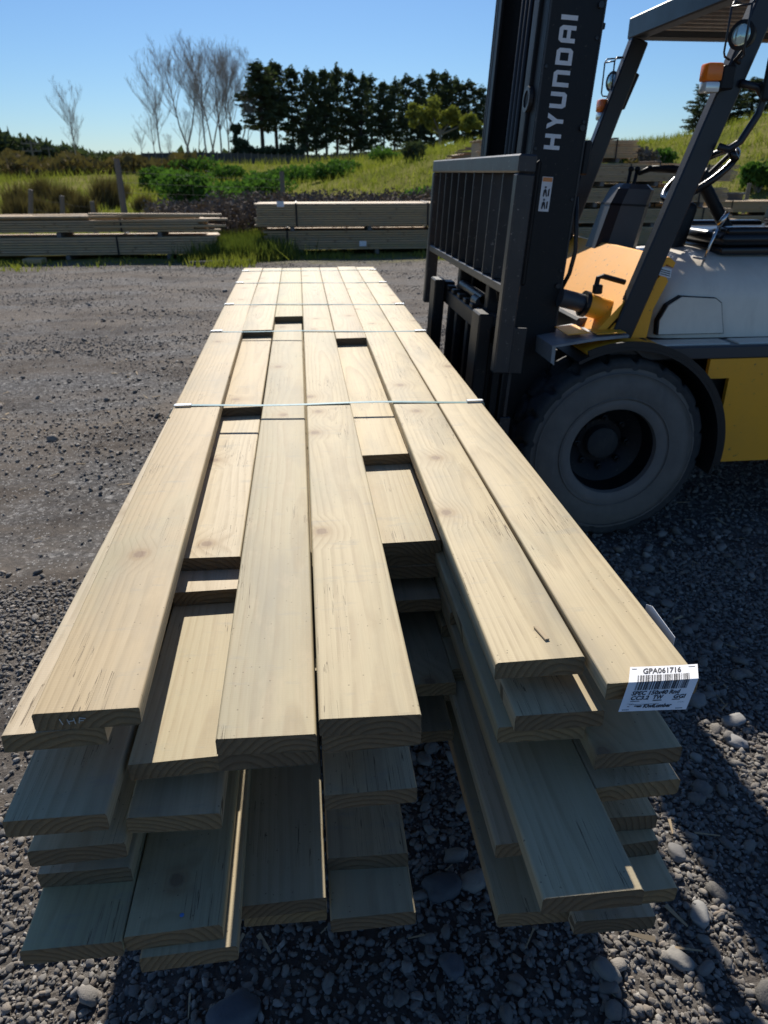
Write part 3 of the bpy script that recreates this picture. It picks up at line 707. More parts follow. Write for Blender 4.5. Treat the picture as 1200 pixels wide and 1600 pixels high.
# front wheels
def make_wheel(cx, y_out, side, rad, rin, width, lugs=20, n=360):
    """side=+1: outer face at y_out, wheel extends to +Y"""
    root = empty('wheel', (cx, y_out+side*width/2, rad), parent=fl)
    prof = []; H2 = width/2
    for k in range(9):                      # outer sidewall from bead to shoulder
        f = k/8; prof.append((rin+(rad*.90-rin)*f, -H2-.012*math.sin(math.pi*f)+(.012*f*f), .35 if k == 8 else 0))
    for k in range(1, 4): f = k/4; a = f*math.pi/2; prof.append((rad*.90+rad*.10*math.sin(a), -H2+.03*(1-math.cos(a)), .6*f))
    nt_ = 15
    for k in range(nt_): f = k/(nt_-1); prof.append((rad+.003*math.sin(math.pi*f), -H2+.03+(width-.06)*f, 1))
    for (r_, h_, t_) in reversed(prof[:12]): prof.append((r_, -h_, t_))
    prof = [(a, b*side if side < 0 else b, t) for a, b, t in prof]
    K = len(prof); V = np.zeros((K, n, 3)); th = np.arange(n)/n*2*math.pi
    for k, (r_, h_, t_) in enumerate(prof):
        s_ = h_/H2     # -1..1
        phase = th*lugs/(2*math.pi)+.55*abs(s_)+(.5 if s_ > 0 else 0)+.10*np.sin(s_*9)
        fr = np.abs(phase-np.round(phase))          # 0 at groove centre
        gro = np.clip(1-(fr/.11)**2, 0, 1)**.5 if t_ > 0 else np.zeros(n)
        mid = max(0, 1-abs(s_+.16*1)/.07)*.9 if t_ == 1 else 0
        zz = np.clip(1-np.abs((s_-.10*np.sin(th*lugs))/.09), 0, 1)**.5 if t_ == 1 else np.zeros(n)
        rr = r_-.026*t_*np.maximum(gro, zz)
        V[k, :, 0] = rr*np.cos(th); V[k, :, 1] = h_; V[k, :, 2] = rr*np.sin(th)
    V = V.reshape(-1, 3)+np.array([cx, y_out+side*width/2, rad])
    I = np.arange(K*n).reshape(K, n); I2 = np.roll(I, -1, 1)
    Fq = np.stack([I[:-1], I2[:-1], I2[1:], I[1:]], -1).reshape(-1, 4)
    mi = np.repeat([0 if prof[k][2] > 0 and prof[k+1][2] > 0 else 1 for k in range(K-1)], n)
    np_mesh('tyre', V, Fq, [M['rubber'], M['sidewall']], root, (cx, y_out+side*width/2, rad), mi, True)
    c = (cx, y_out+side*width/2, rad); s = -side
    m = MB(); m.lathe([(rin+.012, s*(H2-.006)), (rin+.012, s*(H2+.004)), (rin-.004, s*(H2+.006)), (rin-.030, s*(H2-.006)), (rin-.034, s*(H2-.03))], c, 'Y', 48)
    m.f = m.f[:-2]; m.m = m.m[:-2]
    rim = m.build('rim', M['rim'], root, auto=35)
    m = MB(); m.lathe([(rin-.0345, s*(H2-.0305)), (rin-.045, s*.02), (.13, s*.0), (.10, s*-.03), (.0001, s*-.03)], c, 'Y', 48); m.f = m.f[:-2]+m.f[-1:]; m.m = m.m[:-1]; m.build('rim_disc', M['black'], root, auto=35)  # black colour stands in for the shade deep inside the rim
    m = MB(); m.lathe([(.075, s*-.028), (.070, s*.012), (.05, s*.022), (.0001, s*.022)], c, 'Y', 24); m.build('hub', M['rubber'], rim, auto=35)
    for k in range(8):
        a = k*math.pi/4; b = (cx+.115*math.cos(a), c[1], rad+.115*math.sin(a))
        m = MB(); m.lathe([(.014, s*-.03), (.014, s*.004), (.008, s*.006), (.008, s*.018), (.0001, s*.018)], b, 'Y', 8); m.build('wheel_nut', M['black'], rim)
    m = MB()   # raised ring and small embossed marks on the sidewall
    for rr in (rin+.022, rad*.86): m.tube([(cx+rr*math.cos(a*.1309), c[1]+s*(H2+.008), rad+rr*math.sin(a*.1309)) for a in range(48)], .003, 6, closed=True)
    m.build('bead_ring', M['sidewall'], root, smooth=True)
make_wheel(1.30, 2.775, 1, .405, .222, .27)
make_wheel(1.30, 4.075, -1, .405, .222, .27)
make_wheel(2.95, 2.86, 1, .33, .18, .22, 24, 192); make_wheel(2.95, 3.99, -1, .33, .18, .22, 24, 192)
m = MB(); m.tube([(1.30, 3.0, .405), (1.30, 3.85, .405)], .11, 16); m.tube([(2.95, 3.0, .33), (2.95, 3.85, .33)], .07, 12); m.build('axle', M['black'], fl, auto=40)
# mudguards
def arc_slab(m, c, r0, r1, a0, a1, y0, y1, n=26):
    vs = []
    for i in range(n+1):
        a = R(a0+(a1-a0)*i/n)
        for r_ in (r0, r1):
            for y in (y0, y1): vs.append((c[0]+r_*math.cos(a), y, c[1]+r_*math.sin(a)))
    fs = []
    for i in range(n):
        b = i*4; d = b+4
        fs += [(b, b+1, d+1, d), (b+2, d+2, d+3, b+3), (b, d, d+2, b+2), (b+1, b+3, d+3, d+1)]
    fs += [(0, 2, 3, 1), (n*4, n*4+1, n*4+3, n*4+2)]; m.add(vs, fs); return m
for y0, y1 in ((2.745, 3.07), (3.78, 4.105)):
    m = MB(); arc_slab(m, (1.30, .405), .447, .460, 118, -14, y0, y1)
    yy = (y0, y0+.012) if y0 < 3 else (y1-.012, y1)
    arc_slab(m, (1.30, .405), .4605, .482, 112, -8, *yy); m.build('mudguard', M['hose'], fl, auto=40)
    m = MB(); yb = (y0+.03, y1-.02); arc_slab(m, (1.30, .405), .4615, .474, 112, 38, *yb); m.build('fender_plate', M['yellow'], fl, auto=40)
m = MB()
m.prism([(.985, .868), (1.0, .862), (1.17, .885), (1.30, .895), (1.30, .905), (1.17, .897)], 2.79, 3.09); m.prism([(.985, .868), (.985, .80), (1.0, .79), (1.0, .862)], 2.79, 3.09)
m.build('fender_deck', M['floor'], fl)
m = MB(); m.prism([(1.06, .901), (1.15, .907), (1.15, .910), (1.06, .904)], 2.83, 3.0); m.prism([(1.17, .907), (1.29, .911), (1.29, .914), (1.17, .910)], 2.80, 2.90); m.build('deck_patch', M['yellow'], fl)
# floor, step beam, body sides, slot
m = MB(); m.box((1.40, 2.84, .785), (2.75, 2.862, .838), .005); m.box((1.40, 3.99, .785), (2.75, 4.01, .838), .005)
m.prism([(1.37, .865), (1.44, .80), (1.40, .80), (1.30, .87)], 2.84, 2.86); m.build('step_beam', M['plastic'], fl)
m = MB(); m.box((1.42, 2.8625, .80), (2.75, 3.9895, .832), .003); m.build('floor_plate', M['floor'], fl)
m = MB(); m.box((1.47, 2.885, .8325), (1.80, 2.985, .840), .002); m.box((1.84, 2.885, .8325), (2.4, 2.985, .840), .002); m.build('step_tread', M['grey'], fl)
body = empty('body', (2.2, FYC, .5), parent=fl)
for y0, y1 in ((2.842, 2.865), (3.985, 4.008)):
    m = MB(); X0, X1, S0, S1 = 1.752, 2.62, 1.655, 1.80
    m.box((X0, y0, .315), (X1, y1, .53)); m.box((S1, y0, .53), (X1, y1, .70)); m.box((1.70, y0, .70), (X1, y1, .784))
    m.build('side_panel', M['yellow'], body)
m = MB(); m.box((1.745, 2.90, .33), (2.60, 3.95, .78)); m.box((1.05, 3.10, .33), (1.744, 3.75, .78)); m.build('inner_frame', M['black'], body)
m = MB()
m.prism([(2.62, .30), (3.10, .36), (3.42, .42), (3.48, .60), (3.46, 1.02), (3.38, 1.12), (2.62, 1.10), (2.62, .835), (2.75, .835), (2.75, .785), (2.62, .784)], 3.12, 3.73)
m.prism([(3.30, .40), (3.42, .42), (3.48, .60), (3.46, 1.02), (3.38, 1.12), (2.76, 1.10), (2.76, .80), (3.28, .74)], 2.87, 3.119); m.prism([(3.30, .40), (3.42, .42), (3.48, .60), (3.46, 1.02), (3.38, 1.12), (2.76, 1.10), (2.76, .80), (3.28, .74)], 3.731, 3.98)
m.build('counterweight', M['yellow'], body)
# hood: lofted shell
secs = [(1.50, .03, .20, .12), (1.515, .0, .25, .13), (1.56, -.02, .295, .14), (1.66, -.03, .325, .15), (1.80, -.03, .335, .17), (2.0, -.035, .335, .18), (2.3, -.035, .33, .18), (2.60, -.03, .30, .16), (2.66, -.02, .27, .14)]
V = []; n = 28
for (x, ins, h, rc) in secs:
    y0, y1 = 3.03+ins, 3.82-ins; z0 = .841; pts = [(y0, z0), (y0+.002, z0+(h-rc)*.5), (y0+.006, z0+h-rc)]
    for k in range(1, 8): a = k/8*math.pi/2; pts.append((y0+.006+1.75*rc*(1-math.cos(a)), z0+h-rc+rc*math.sin(a)))
    for k in range(8): f = k/7; pts.append((y0+.006+1.75*rc+(y1-y0-3.5*rc-.012)*f, z0+h+.006*math.sin(math.pi*f)))
    for k in range(7, 0, -1): a = k/8*math.pi/2; pts.append((y1-.006-1.75*rc*(1-math.cos(a)), z0+h-rc+rc*math.sin(a)))
    pts += [(y1-.006, z0+h-rc), (y1-.002, z0+(h-rc)*.5), (y1, z0)]
    n = len(pts); V += [(x+(0 if x > 1.6 else .05*(b-z0)*1.5), a, b) for a, b in pts]
fs = [(i*n+j, i*n+j+1, (i+1)*n+j+1, (i+1)*n+j) for i in range(len(secs)-1) for j in range(n-1)]+[tuple(range(n)), tuple(reversed(range((len(secs)-1)*n, len(secs)*n)))]
m = MB(); m.add(V, fs); hood = m.build('hood', M['grey'], fl, auto=50)
# service panel in the hood side, standing proud inside a dark gap
pl = [(1.52, .862), (1.515, .92), (1.545, .985), (1.60, 1.02), (1.755, 1.01), (1.785, .99), (1.80, .93), (1.82, .862)]
def scalep(p, s_): cx = sum(a for a, b in p)/len(p); cz = sum(b for a, b in p)/len(p); return [(cx+(a-cx)*s_, cz+(b-cz)*s_) for a, b in p]
MB().prism(scalep(pl, 1.03), 2.990, 3.02).build('panel_gap', M['black'], hood)
MB().prism(scalep(pl, .985), 2.983, 2.9895).build('side_panel', M['grey'], hood)
m = MB(); m.box((1.70, 3.08, 1.158), (1.735, 3.14, 1.164), .002); m.build('hood_latch', M['floor'], hood)
# seat
def cushion(a, b, ch, name, par, rot=None): return MB().box(a, b, ch, rot=rot, seg=4).build(name, M['vinyl'], par, auto=60)
seat = cushion((1.84, 3.16, 1.165), (2.42, 3.69, 1.20), .012, 'seat', fl)
cushion((1.83, 3.15, 1.201), (2.36, 3.70, 1.262), .03, 'seat_cushion', seat); cushion((1.85, 3.15, 1.245), (2.3, 3.235, 1.282), .018, 'seat_bolster', seat); cushion((1.85, 3.615, 1.245), (2.3, 3.70, 1.282), .018, 'seat_bolster', seat)
cushion((2.33, 3.19, 1.25), (2.43, 3.66, 1.62), .035, 'seat_back', seat, Matrix.Rotation(R(10), 4, 'Y'))
# console with octagonal top, levers
m = MB(); cb, ct_ = (1.52, 3.62), (1.60, 3.62); rot8 = [(-.095, -.05), (-.06, -.095), (.06, -.095), (.095, -.05), (.095, .06), (.06, .095), (-.06, .095), (-.095, .06)]
lv = [(1.50, 1.05, 1.15), (1.572, 1.36, 1.0), (1.597, 1.425, .93), (1.60, 1.447, .62)]
vs = [(x+a*k, 3.62+b*k, z-.05*(a*k)*1.0) for x, z, k in lv for a, b in rot8]
fs = [(i*8+j, i*8+(j+1) % 8, (i+1)*8+(j+1) % 8, (i+1)*8+j) for i in range(3) for j in range(8)]+[tuple(range(8)), tuple(24+j for j in range(8))]
con = MB().add(vs, fs).build('console', M['plastic'], fl)
MB().add([(x+a*1.02, 3.62+b*1.02, z-.05*a) for x, z in ((1.570, 1.352), (1.5725, 1.361)) for a, b in rot8], [(j, (j+1) % 8, 8+(j+1) % 8, 8+j) for j in range(8)]).build('console_seam', M['black'], con)
m = MB(); m.box((1.70, 3.40, .88), (1.79, 3.52, 1.38), .03, rot=Matrix.Rotation(R(12), 4, 'Y'), seg=3); m.build('column_shroud', M['black'], con, auto=50)
for x, y in ((1.585, 3.62), (1.625, 3.64)):
    m = MB(); m.tube([(x-.02, y, 1.40), (x-.01, y, 1.50)], .009, 8); m.lathe([(.0001, -.012), (.012, -.008), (.014, 0), (.010, .010), (.0001, .013)], (x-.008, y, 1.51), 'Z', 12); m.build('lever', M['black'], con, smooth=True)
m = MB(); m.tube([(1.62, 3.63, 1.49), (1.66, 3.6, 1.512), (1.75, 3.52, 1.51), (1.83, 3.46, 1.48)], [.010, .014, .020, .02], 10); m.build('column_bracket', M['black'], con, smooth=True)
# steering wheel
swc = Vector((1.825, 3.44, 1.485)); ax = Vector((-.62, 0, .78)).normalized(); e1 = Vector((0, 1, 0)); e2 = ax.cross(e1)
sw = MB().tube([swc+e1*.168*math.cos(a/36*2*math.pi)+e2*.168*math.sin(a/36*2*math.pi) for a in range(36)], .016, 10, closed=True).build('steering_wheel', M['vinyl'], fl, smooth=True)
m = MB()
for a in (.3, 2.4, 4.5): m.tube([swc-ax*.03, swc+e1*.165*math.cos(a)+e2*.165*math.sin(a)], .010, 8)
m.tube([swc-ax*.05, swc+ax*.01], .04, 16); m.build('spoke', M['black'], sw, auto=50)
m = MB(); kp = swc+e2*-.185*.5+e1*-.16; m.tube([kp, kp+ax*.05], .016, 10); m.lathe([(.0001, -.02), (.02, -.012), (.024, 0), (.02, .012), (.0001, .02)], kp+ax*.06, 'Z', 12); m.build('spinner_knob', M['vinyl'], sw, smooth=True)
m = MB(); m.tube([swc-ax*.05, swc-ax*.32], .028, 12); m.build('steering_column', M['black'], fl, auto=50)
m = MB(); m.tube([(1.72, 3.1, 1.10), (1.75, 3.1, 1.22), (1.775, 3.1, 1.30)], .006, 8); m.tube([(1.772, 3.1, 1.29), (1.80, 3.1, 1.345)], .011, 10); m.build('hand_brake', M['chrome'], fl, smooth=True)
# overhead guard
og = empty('overhead_guard', (2.2, FYC, 2.1), parent=fl)
def bar(m, a, b, wx, wy, ch=.006):
    a, b = Vector(a), Vector(b); d = (b-a); L = d.length; q = d.to_track_quat('Z', 'Y').to_matrix().to_4x4()
    # keep the section aligned with world Y
    zz = d.normalized(); yy = Vector((0, 1, 0)); xx = yy.cross(zz).normalized(); yy = zz.cross(xx)
    rot = Matrix((xx, yy, zz)).transposed().to_4x4(); c = (a+b)/2
    m.box(c-Vector((wx/2, wy/2, L/2)), c+Vector((wx/2, wy/2, L/2)), ch, rot=rot); return m
for y in (2.885, 3.955):
    MB_ = MB(); bar(MB_, (1.285, y, .83), (1.675, y, 2.075), .085, .055); MB_.box((1.25, y-.03, .80), (1.42, y+.03, .87), .01); MB_.build('front_pillar', M['black2'], og)
    m = MB(); bar(m, (2.80, y, 1.12), (2.78, y, 2.075), .07, .05); m.build('rear_pillar', M['black2'], og)
    m = MB(); m.box((1.64, y-.032, 2.076), (2.85, y+.032, 2.165), .008); m.build('roof_side_beam', M['black2'], og)
for a, b in (((1.63, 2.845, 2.08), (1.70, 3.995, 2.17)), ((2.80, 2.925, 2.08), (2.86, 3.915, 2.16))): MB().box(a, b, .006).build('roof_cross_beam', M['black2'], og)
for k in range(11): MB().box((1.7005, 2.96+k*.088, 2.10), (2.7995, 2.975+k*.088, 2.15), .003).build('roof_bar', M['floor'], og)
m = MB(); m.box((1.70, 2.92, 2.166), (2.80, 3.92, 2.174)); m.build('roof_sheet', M['floor'], og)
m = MB(); m.tube([(1.565, 2.845, 1.585), (1.60, 2.83, 1.575), (1.64, 2.83, 1.60), (1.69, 2.83, 1.69), (1.70, 2.83, 1.74), (1.67, 2.835, 1.775), (1.61, 2.85, 1.79)], .013, 10); m.build('grab_handle', M['black2'], og, smooth=True)
# work lamps, wire guards, indicators on both pillars
def lamp_set(x, y, z, s, far=False):
    d = -1 if not far else -1
    root = empty('work_lamp', (x, y, z), parent=fl)
    c = (x-.055, y+s*.03, z)
    m = MB(); m.lathe([(.0001, .055), (.03, .05), (.045, .03), (.052, 0), (.056, -.012), (.050, -.014)], c, 'X', 24); m.v = [Vector((2*c[0]-v.x+0, v.y, v.z)) if False else v for v in m.v]
    m.build('lamp_housing', M['black'], root, auto=40)
    m = MB(); m.lathe([(.0001, -.020), (.030, -.017), (.049, -.011), (.049, -.005), (.0001, -.005)], c, 'X', 24); m.build('lamp_glass', M['glass'], root, smooth=True)
    m = MB(); m.tube([(x-.02, y+s*.03, z-.05), (x-.02, y, z-.085), (x+.02, y, z-.09)], .009, 8); m.build('lamp_bracket', M['black'], root, smooth=True)
    g_ = .075; X = c[0]-.045
    m = MB()
    for yo in (-.04, .045):
        m.tube([(x+.01, y+yo*.6, z+.125), (X+.015, c[1]+yo, z+.12), (X, c[1]+yo, z+.10), (X, c[1]+yo, z-.06), (X+.012, c[1]+yo, z-.075), (x-.02, y+yo*.6, z-.08)], .0045, 6)
    m.tube([(X, c[1]-.04, z+.10), (X, c[1]+.045, z+.10)], .0045, 6); m.build('lamp_guard', M['black2'], root, smooth=True)
    root.rotation_euler.z = R(34 if not far else 20); root.scale = (.82, .82, .82)
    x -= .02; ind = empty('indicator', (x-.06, y, z-.09), parent=fl)
    m = MB(); m.box((x-.10, y-.03, z-.135), (x-.04, y+.03, z-.078), .008, seg=2); m.build('amber_lens', M['amber'], ind, auto=40)
    m = MB(); m.box((x-.097, y-.028, z-.170), (x-.043, y+.028, z-.1355), .007, seg=2); m.build('clear_lens', M['clear'], ind, auto=40)
    m = MB(); m.box((x-.0395, y-.025, z-.16), (x+.01, y+.025, z-.085), .005); m.build('lamp_base', M['black'], ind)
lamp_set(1.575, 2.835, 1.925, -1); lamp_set(1.64, 3.99, 1.905, 1, True)
for (x, y, z, w_, h_) in ((1.735, 2.80, 1.80, .13, .14), (1.70, 4.06, 1.87, .035, .17)):
    m = MB(); m.box((x-w_/2, y-.012, z-h_/2), (x+w_/2, y+.012, z+h_/2), .008, rot=Matrix.Rotation(R(20 if y > 3.5 else 0), 4, 'Y'), seg=2); mr = m.build('mirror', M['black'], fl)
    MB().tube([(x-.02, y, z), (x-.09, y+(.05 if y < 3 else -.05), z-.03)], .007, 8).build('mirror_arm', M['black'], mr)

# ------------------------------------------------------------------ things on the ground
m = MB(); pts = [(1.01, 1.02, .012), (1.02, 1.00, .03), (1.015, .93, .035), (1.0, .86, .02), (.985, .80, .018), (.97, .70, .03), (.955, .6, .02)]
pts = [(1.16, 1.10, .02), (1.10, 1.075, .045), (1.045, 1.05, .055), (1.015, 1.02, .05), (1.0, .97, .045), (.985, .90, .035), (.975, .82, .03), (.965, .72, .03), (.96, .60, .03)]
vs = []
for i, p in enumerate(pts):
    p = Vector(p); t = (Vector(pts[min(i+1, len(pts)-1)])-Vector(pts[max(i-1, 0)])).normalized(); s_ = t.cross(Vector((.5, .2, .8))).normalized()
    u_ = s_.cross(t)
    for a, b in ((-.0065, 0), (.0065, 0), (.0065, .0012), (-.0065, .0012)): vs.append(p+s_*a+u_*b)
k = len(pts); m.add(vs, [(i*4+j, i*4+(j+1) % 4, (i+1)*4+(j+1) % 4, (i+1)*4+j) for i in range(k-1) for j in range(4)]+[(0, 1, 2, 3), tuple((k-1)*4+j for j in (3, 2, 1, 0))])
o = m.build('strap_offcut', M['strap'], origin=(1.0, .97, 0)); tag(o, 'curled offcut of green plastic strap lying on the gravel at the lower right edge', 'strap')
o = MB().box((-4.95, 14.1, 0), (-4.62, 14.4, .085), .004).build('timber_block', M['timber_far'], origin=(-4.8, 14.25, 0)); tag(o, 'small pale block of wood on the ground in front of the left timber stack', 'wood block')
o = MB().tube([(-2.0, 13.75, .03), (-.9, 13.95, .03)], .028, 8).build('timber_stick', M['fencewood'], origin=(-1.4, 13.8, 0)); tag(o, 'thin grey pole lying on the ground beyond the far end of the timber pack', 'pole')

# wood slivers and dry straw trodden into the gravel
g_ = np.random.default_rng(91); n = 520; x = np.concatenate([g_.uniform(-3.5, -.35, 330), g_.uniform(-.5, 2.2, 190)]); y = np.concatenate([g_.uniform(.6, 9, 330), g_.uniform(.5, 3.5, 190)])
z = terrain(x, y)+g_.uniform(.006, .016, n); a = g_.uniform(0, 6.28, n); L_ = g_.uniform(.008, .035, n); w_ = L_*g_.uniform(.06, .22, n); tl = g_.normal(0, .12, n)
d = np.stack([np.cos(a)*L_, np.sin(a)*L_, tl*L_], -1); e = np.stack([-np.sin(a)*w_, np.cos(a)*w_, g_.normal(0, .3, n)*w_], -1); p = np.stack([x, y, z], -1); hh = np.array([0, 0, .0018])
V = np.stack([p-d-e, p+d-e*.4, p+d+e*.5, p-d+e, p-d-e-hh, p+d-e*.4-hh, p+d+e*.5-hh, p-d+e-hh], 1).reshape(-1, 3)
q = np.array([[0, 1, 2, 3], [7, 6, 5, 4], [0, 4, 5, 1], [1, 5, 6, 2], [2, 6, 7, 3], [3, 7, 4, 0]]); F = (np.arange(n)[:, None, None]*8+q[None]).reshape(-1, 4)
o = np_mesh('wood_slivers', V, F, flat('dry_sliver', (.38, .29, .18), .9)); tag(o, 'dry wood slivers and bark bits lying in the gravel', kind='stuff')
# ------------------------------------------------------------------ timber stacks at the yard edge
shared = {}
def sboard(L, w_, t, mat):
    k = (round(L, 1), w_, t, mat.name)
    if k not in shared:
        m = MB().box((-L/2, -w_/2, -t/2), (L/2, w_/2, t/2), .004); o = m.build('board', mat, origin=(0, 0, 0)); shared[k] = o.data; bpy.data.objects.remove(o)
    return shared[k]
def far_pack(loc, L, cols, rows, w_, t, label, seed, parent_group=None, mat=None, straps=True, jag=.05, rz=0, tags=(), loose=0, name='timber_pack', cat='timber pack'):
    """pack of long boards along X; the visible front column and top row are single boards, the core is one piece"""
    r = random.Random(seed); mat = mat or M['timber_far']; x, y, z = loc
    root = empty(name, loc, rz); tag(root, label, cat, parent_group); W = cols*w_; Hh = rows*t
    def put(px, py, pz, L_):
        o = bpy.data.objects.new('board', sboard(L_, w_-.006, t-.009, mat)); COL.objects.link(o); o.parent = root; o.location = (px, py, pz)
    for j in range(rows):
        put(r.uniform(-jag, jag), w_/2+r.uniform(-.01, .01), .09+(j+.5)*t, L+r.choice([0, 0, -.1]))
    for i in range(1, cols): put(r.uniform(-jag, jag), (i+.5)*w_, .09+(rows-.5)*t, L+r.choice([0, 0, -.1]))
    for k in range(loose): put(r.uniform(-.6, .6)*L*.5, r.uniform(.3, .7)*W, .09+(rows+.5)*t+k*t*.0, round(r.uniform(.3, .6)*L, 1))
    m = MB(); m.box((x-L/2+.06, y+w_+.003, z+.09), (x+L/2-.06, y+W-.003, z+.09+Hh-t-.003)); m.build('inner_boards', mat, root)
    for bx in (-L*.38, -L*.12, L*.13, L*.38):
        MB().box((x+bx-.04, y+.02, z), (x+bx+.04, y+W-.02, z+.088), .004).build('bearer', M['fencewood'], root)
    if straps:
        for sx_ in straps if isinstance(straps, tuple) else (-L*.36, 0, L*.36):
            m = MB(); a, b = x+sx_-.016, x+sx_+.016; zz = z+.09
            m.box((a, y-.012, zz), (b, y-.009, zz+Hh+.012)); m.box((a, y-.009, zz+Hh+.009), (b, y+W, zz+Hh+.012)); m.build('strap', M['black'], root)
            MB().box((a-.05, y+.05, zz+Hh+.013), (a+.06, y+W-.05, zz+Hh+.045), .003).build('top_bearer', M['fencewood'], root) if r.random() < .35 else None
    for tx, tz_ in tags: MB().box((x+tx-.07, y-.012, z+tz_-.05), (x+tx+.07, y-.009, z+tz_+.05)).build('paper_label', M['paper'], root)
    return root
# left pair (lower neat pack, upper ragged one)
far_pack((-5.3, 14.72, -.01), 7.4, 7, 7, .15, .045, 'lower dark strapped timber pack on the ground at the far left of the yard', 1, straps=(-1.6, 1.9))
up = far_pack((-5.4, 14.78, .385), 7.3, 6, 5, .15, .042, 'untidy upper timber pack with loose pale boards, on top of the far left pack', 2, straps=(-1.2, 2.1), jag=.28, loose=0)
r = random.Random(5)
for i in range(16):
    L_ = r.choice([2.4, 3.6, 4.8]); o = bpy.data.objects.new('loose_board', sboard(L_, .14, .035, M['timber_far'])); COL.objects.link(o); o.parent = up
    o.location = (r.uniform(-3.4+L_/2, 3.75-L_/2), r.uniform(.02, .8), .09+5*.042+.02+(i % 2)*.037); o.rotation_euler = (0, r.uniform(-.004, .004), r.uniform(-.02, .02))
for i in range(9):
    L_ = r.choice([1.2, 2.4]); o = bpy.data.objects.new('loose_board', sboard(L_, .14, .035, M['timber_far'])); COL.objects.link(o); o.parent = up
    o.location = (3.75-L_/2+r.uniform(-.35, .3), r.uniform(-.02, .5), .12+i*.034); o.rotation_euler = (0, r.uniform(-.01, .02), r.uniform(-.05, .05))
# right pair
far_pack((2.25, 15.3, -.01), 5.9, 7, 8, .14, .045, 'lower pack of the two strapped timber packs behind the far end of the near pack', 3, straps=(-2.5, .4, 2.4), tags=((-1.0, .2),))
far_pack((2.1, 15.25, .43), 5.9, 7, 10, .14, .042, 'upper pack with bright sunlit top of the two straight behind the near pack', 4, straps=(-2.15, .45, 2.4), tags=((-2.45, .50),))
# big pile behind the forklift
for k, (z, xx, rows) in enumerate(((-.02, 6.8, 9), (.42, 6.9, 7), (.82, 6.75, 7), (1.22, 6.85, 8))):
    far_pack((xx, 15.75, z), 4.7, 7, rows, .15, .040, ['lowest', 'second from bottom', 'third from bottom', 'topmost'][k]+' pack of the tall timber pile behind the forklift', 10+k, 'packs piled behind the forklift')
for k in range(4): far_pack((6.5, 17.1, [-.02, .42, .84, 1.26][k]), 4.5, 7, 8, .15, .040, 'pack hidden in the rear row of the tall timber pile, '+['at the bottom', 'second up', 'third up', 'fourth up'][k], 20+k, 'packs piled behind the forklift')
far_pack((5.75, 17.1, 1.68), 3.6, 7, 8, .15, .045, 'tan timber pack standing highest, on the rear row behind the forklift', 30, mat=M['timber_far'])
# low packs on the right
far_pack((12.6, 19.0, tz(12.6, 19)-.02), 4.6, 7, 8, .15, .045, 'lower of two low timber packs seen over the forklift hood at the right', 31)
far_pack((12.8, 19.05, tz(12.6, 19)+.42), 4.6, 7, 6, .15, .045, 'upper of two low timber packs seen over the forklift hood at the right', 32)
far_pack((9.75, 17.4, -.02), 1.2, 5, 9, .15, .045, 'short ragged timber pack between the tall pile and the low packs', 33, straps=None, jag=.15)
# brown timber lengths behind the seat
far_pack((10.3, 14.6, -.03), 1.9, 6, 5, .12, .075, 'short brown sawn timber bundle lying on the gravel behind the forklift seat', 34, mat=M['brown_timber'], straps=None, jag=.02)
# slab heap on the hill
hz_ = tz(8.6, 38); root = empty('slab_heap', (8.6, 38, hz_)); tag(root, 'heap of rough brown timber slabs on the green slope left of the forklift mast', 'wood heap')
r = random.Random(9)
for i in range(34):
    L_ = r.choice([1.2, 1.8, 2.4]); o = bpy.data.objects.new('slab', sboard(L_, .22, .07, M['brown_timber'])); COL.objects.link(o); o.parent = root
    lay = i//8; o.location = (r.uniform(-.9, .9)*(1-lay*.12), r.uniform(-.5, .5), .1+lay*.17+r.uniform(0, .05)); o.rotation_euler = (r.uniform(-.1, .1), r.uniform(-.12, .12), r.uniform(-.35, .35))
bx_, by_ = 11.6, 20.3; bz_ = tz(bx_, by_)
m = MB(); m.lathe([(.42, 0), (.48, .62), (.52, .62), (.52, .66), (.46, .66), (.40, .05), (.0001, .05)], (bx_, by_, bz_+.25), 'Z', 24); o = m.build('plastic_bin', M['plastic'], origin=(bx_, by_, bz_), auto=40); tag(o, 'dark round tub standing on the right behind the steering wheel', 'tub')
m = MB(); m.box((bx_-.6, by_-.5, bz_-.1), (bx_+.6, by_+.5, bz_+.245), .02); o = m.build('timber_dunnage', M['timber_far'], origin=(bx_, by_, bz_)); tag(o, 'low timber block under the dark round tub', 'wood block')

# ------------------------------------------------------------------ grass, scrub, rushes
def blades(name, n, sampler, h0, h1, wd, mat, label, per=1, lean=.35, seed=1, kind='stuff', parent=None, origin=(0, 0, 0)):
    g_ = np.random.default_rng(seed); x, y, z, hs = sampler(g_, n); n = len(x)
    h = g_.uniform(h0, h1, n)*hs; a = g_.uniform(0, 6.283, n); l = g_.normal(0, lean, n)*h; b = g_.uniform(0, 6.283, n)
    ww = wd*g_.uniform(.6, 1.3, n)
    p = np.stack([x, y, z], -1); dx = np.stack([np.cos(a)*ww, np.sin(a)*ww, 0*a], -1); tip = p+np.stack([np.cos(b)*l, np.sin(b)*l, h], -1)
    V = np.stack([p-dx, p+dx, tip], 1).reshape(-1, 3); F = np.arange(n*3).reshape(-1, 3)
    o = np_mesh(name, V, F, mat, parent, origin)
    if kind: tag(o, label, kind=kind)
    return o
def clumps(cx, cy, rad, n, pr=1.5):
    def f(g_, n_):
        k = g_.integers(0, len(cx), n_); a = g_.uniform(0, 6.283, n_); r_ = rad[k]*g_.random(n_)**.6
        x = cx[k]+np.cos(a)*r_; y = cy[k]+np.sin(a)*r_*1.1; return x, y, terrain(x, y)-.02, np.clip(1.15-(r_/rad[k])*.6, .3, 1.2)
    return f
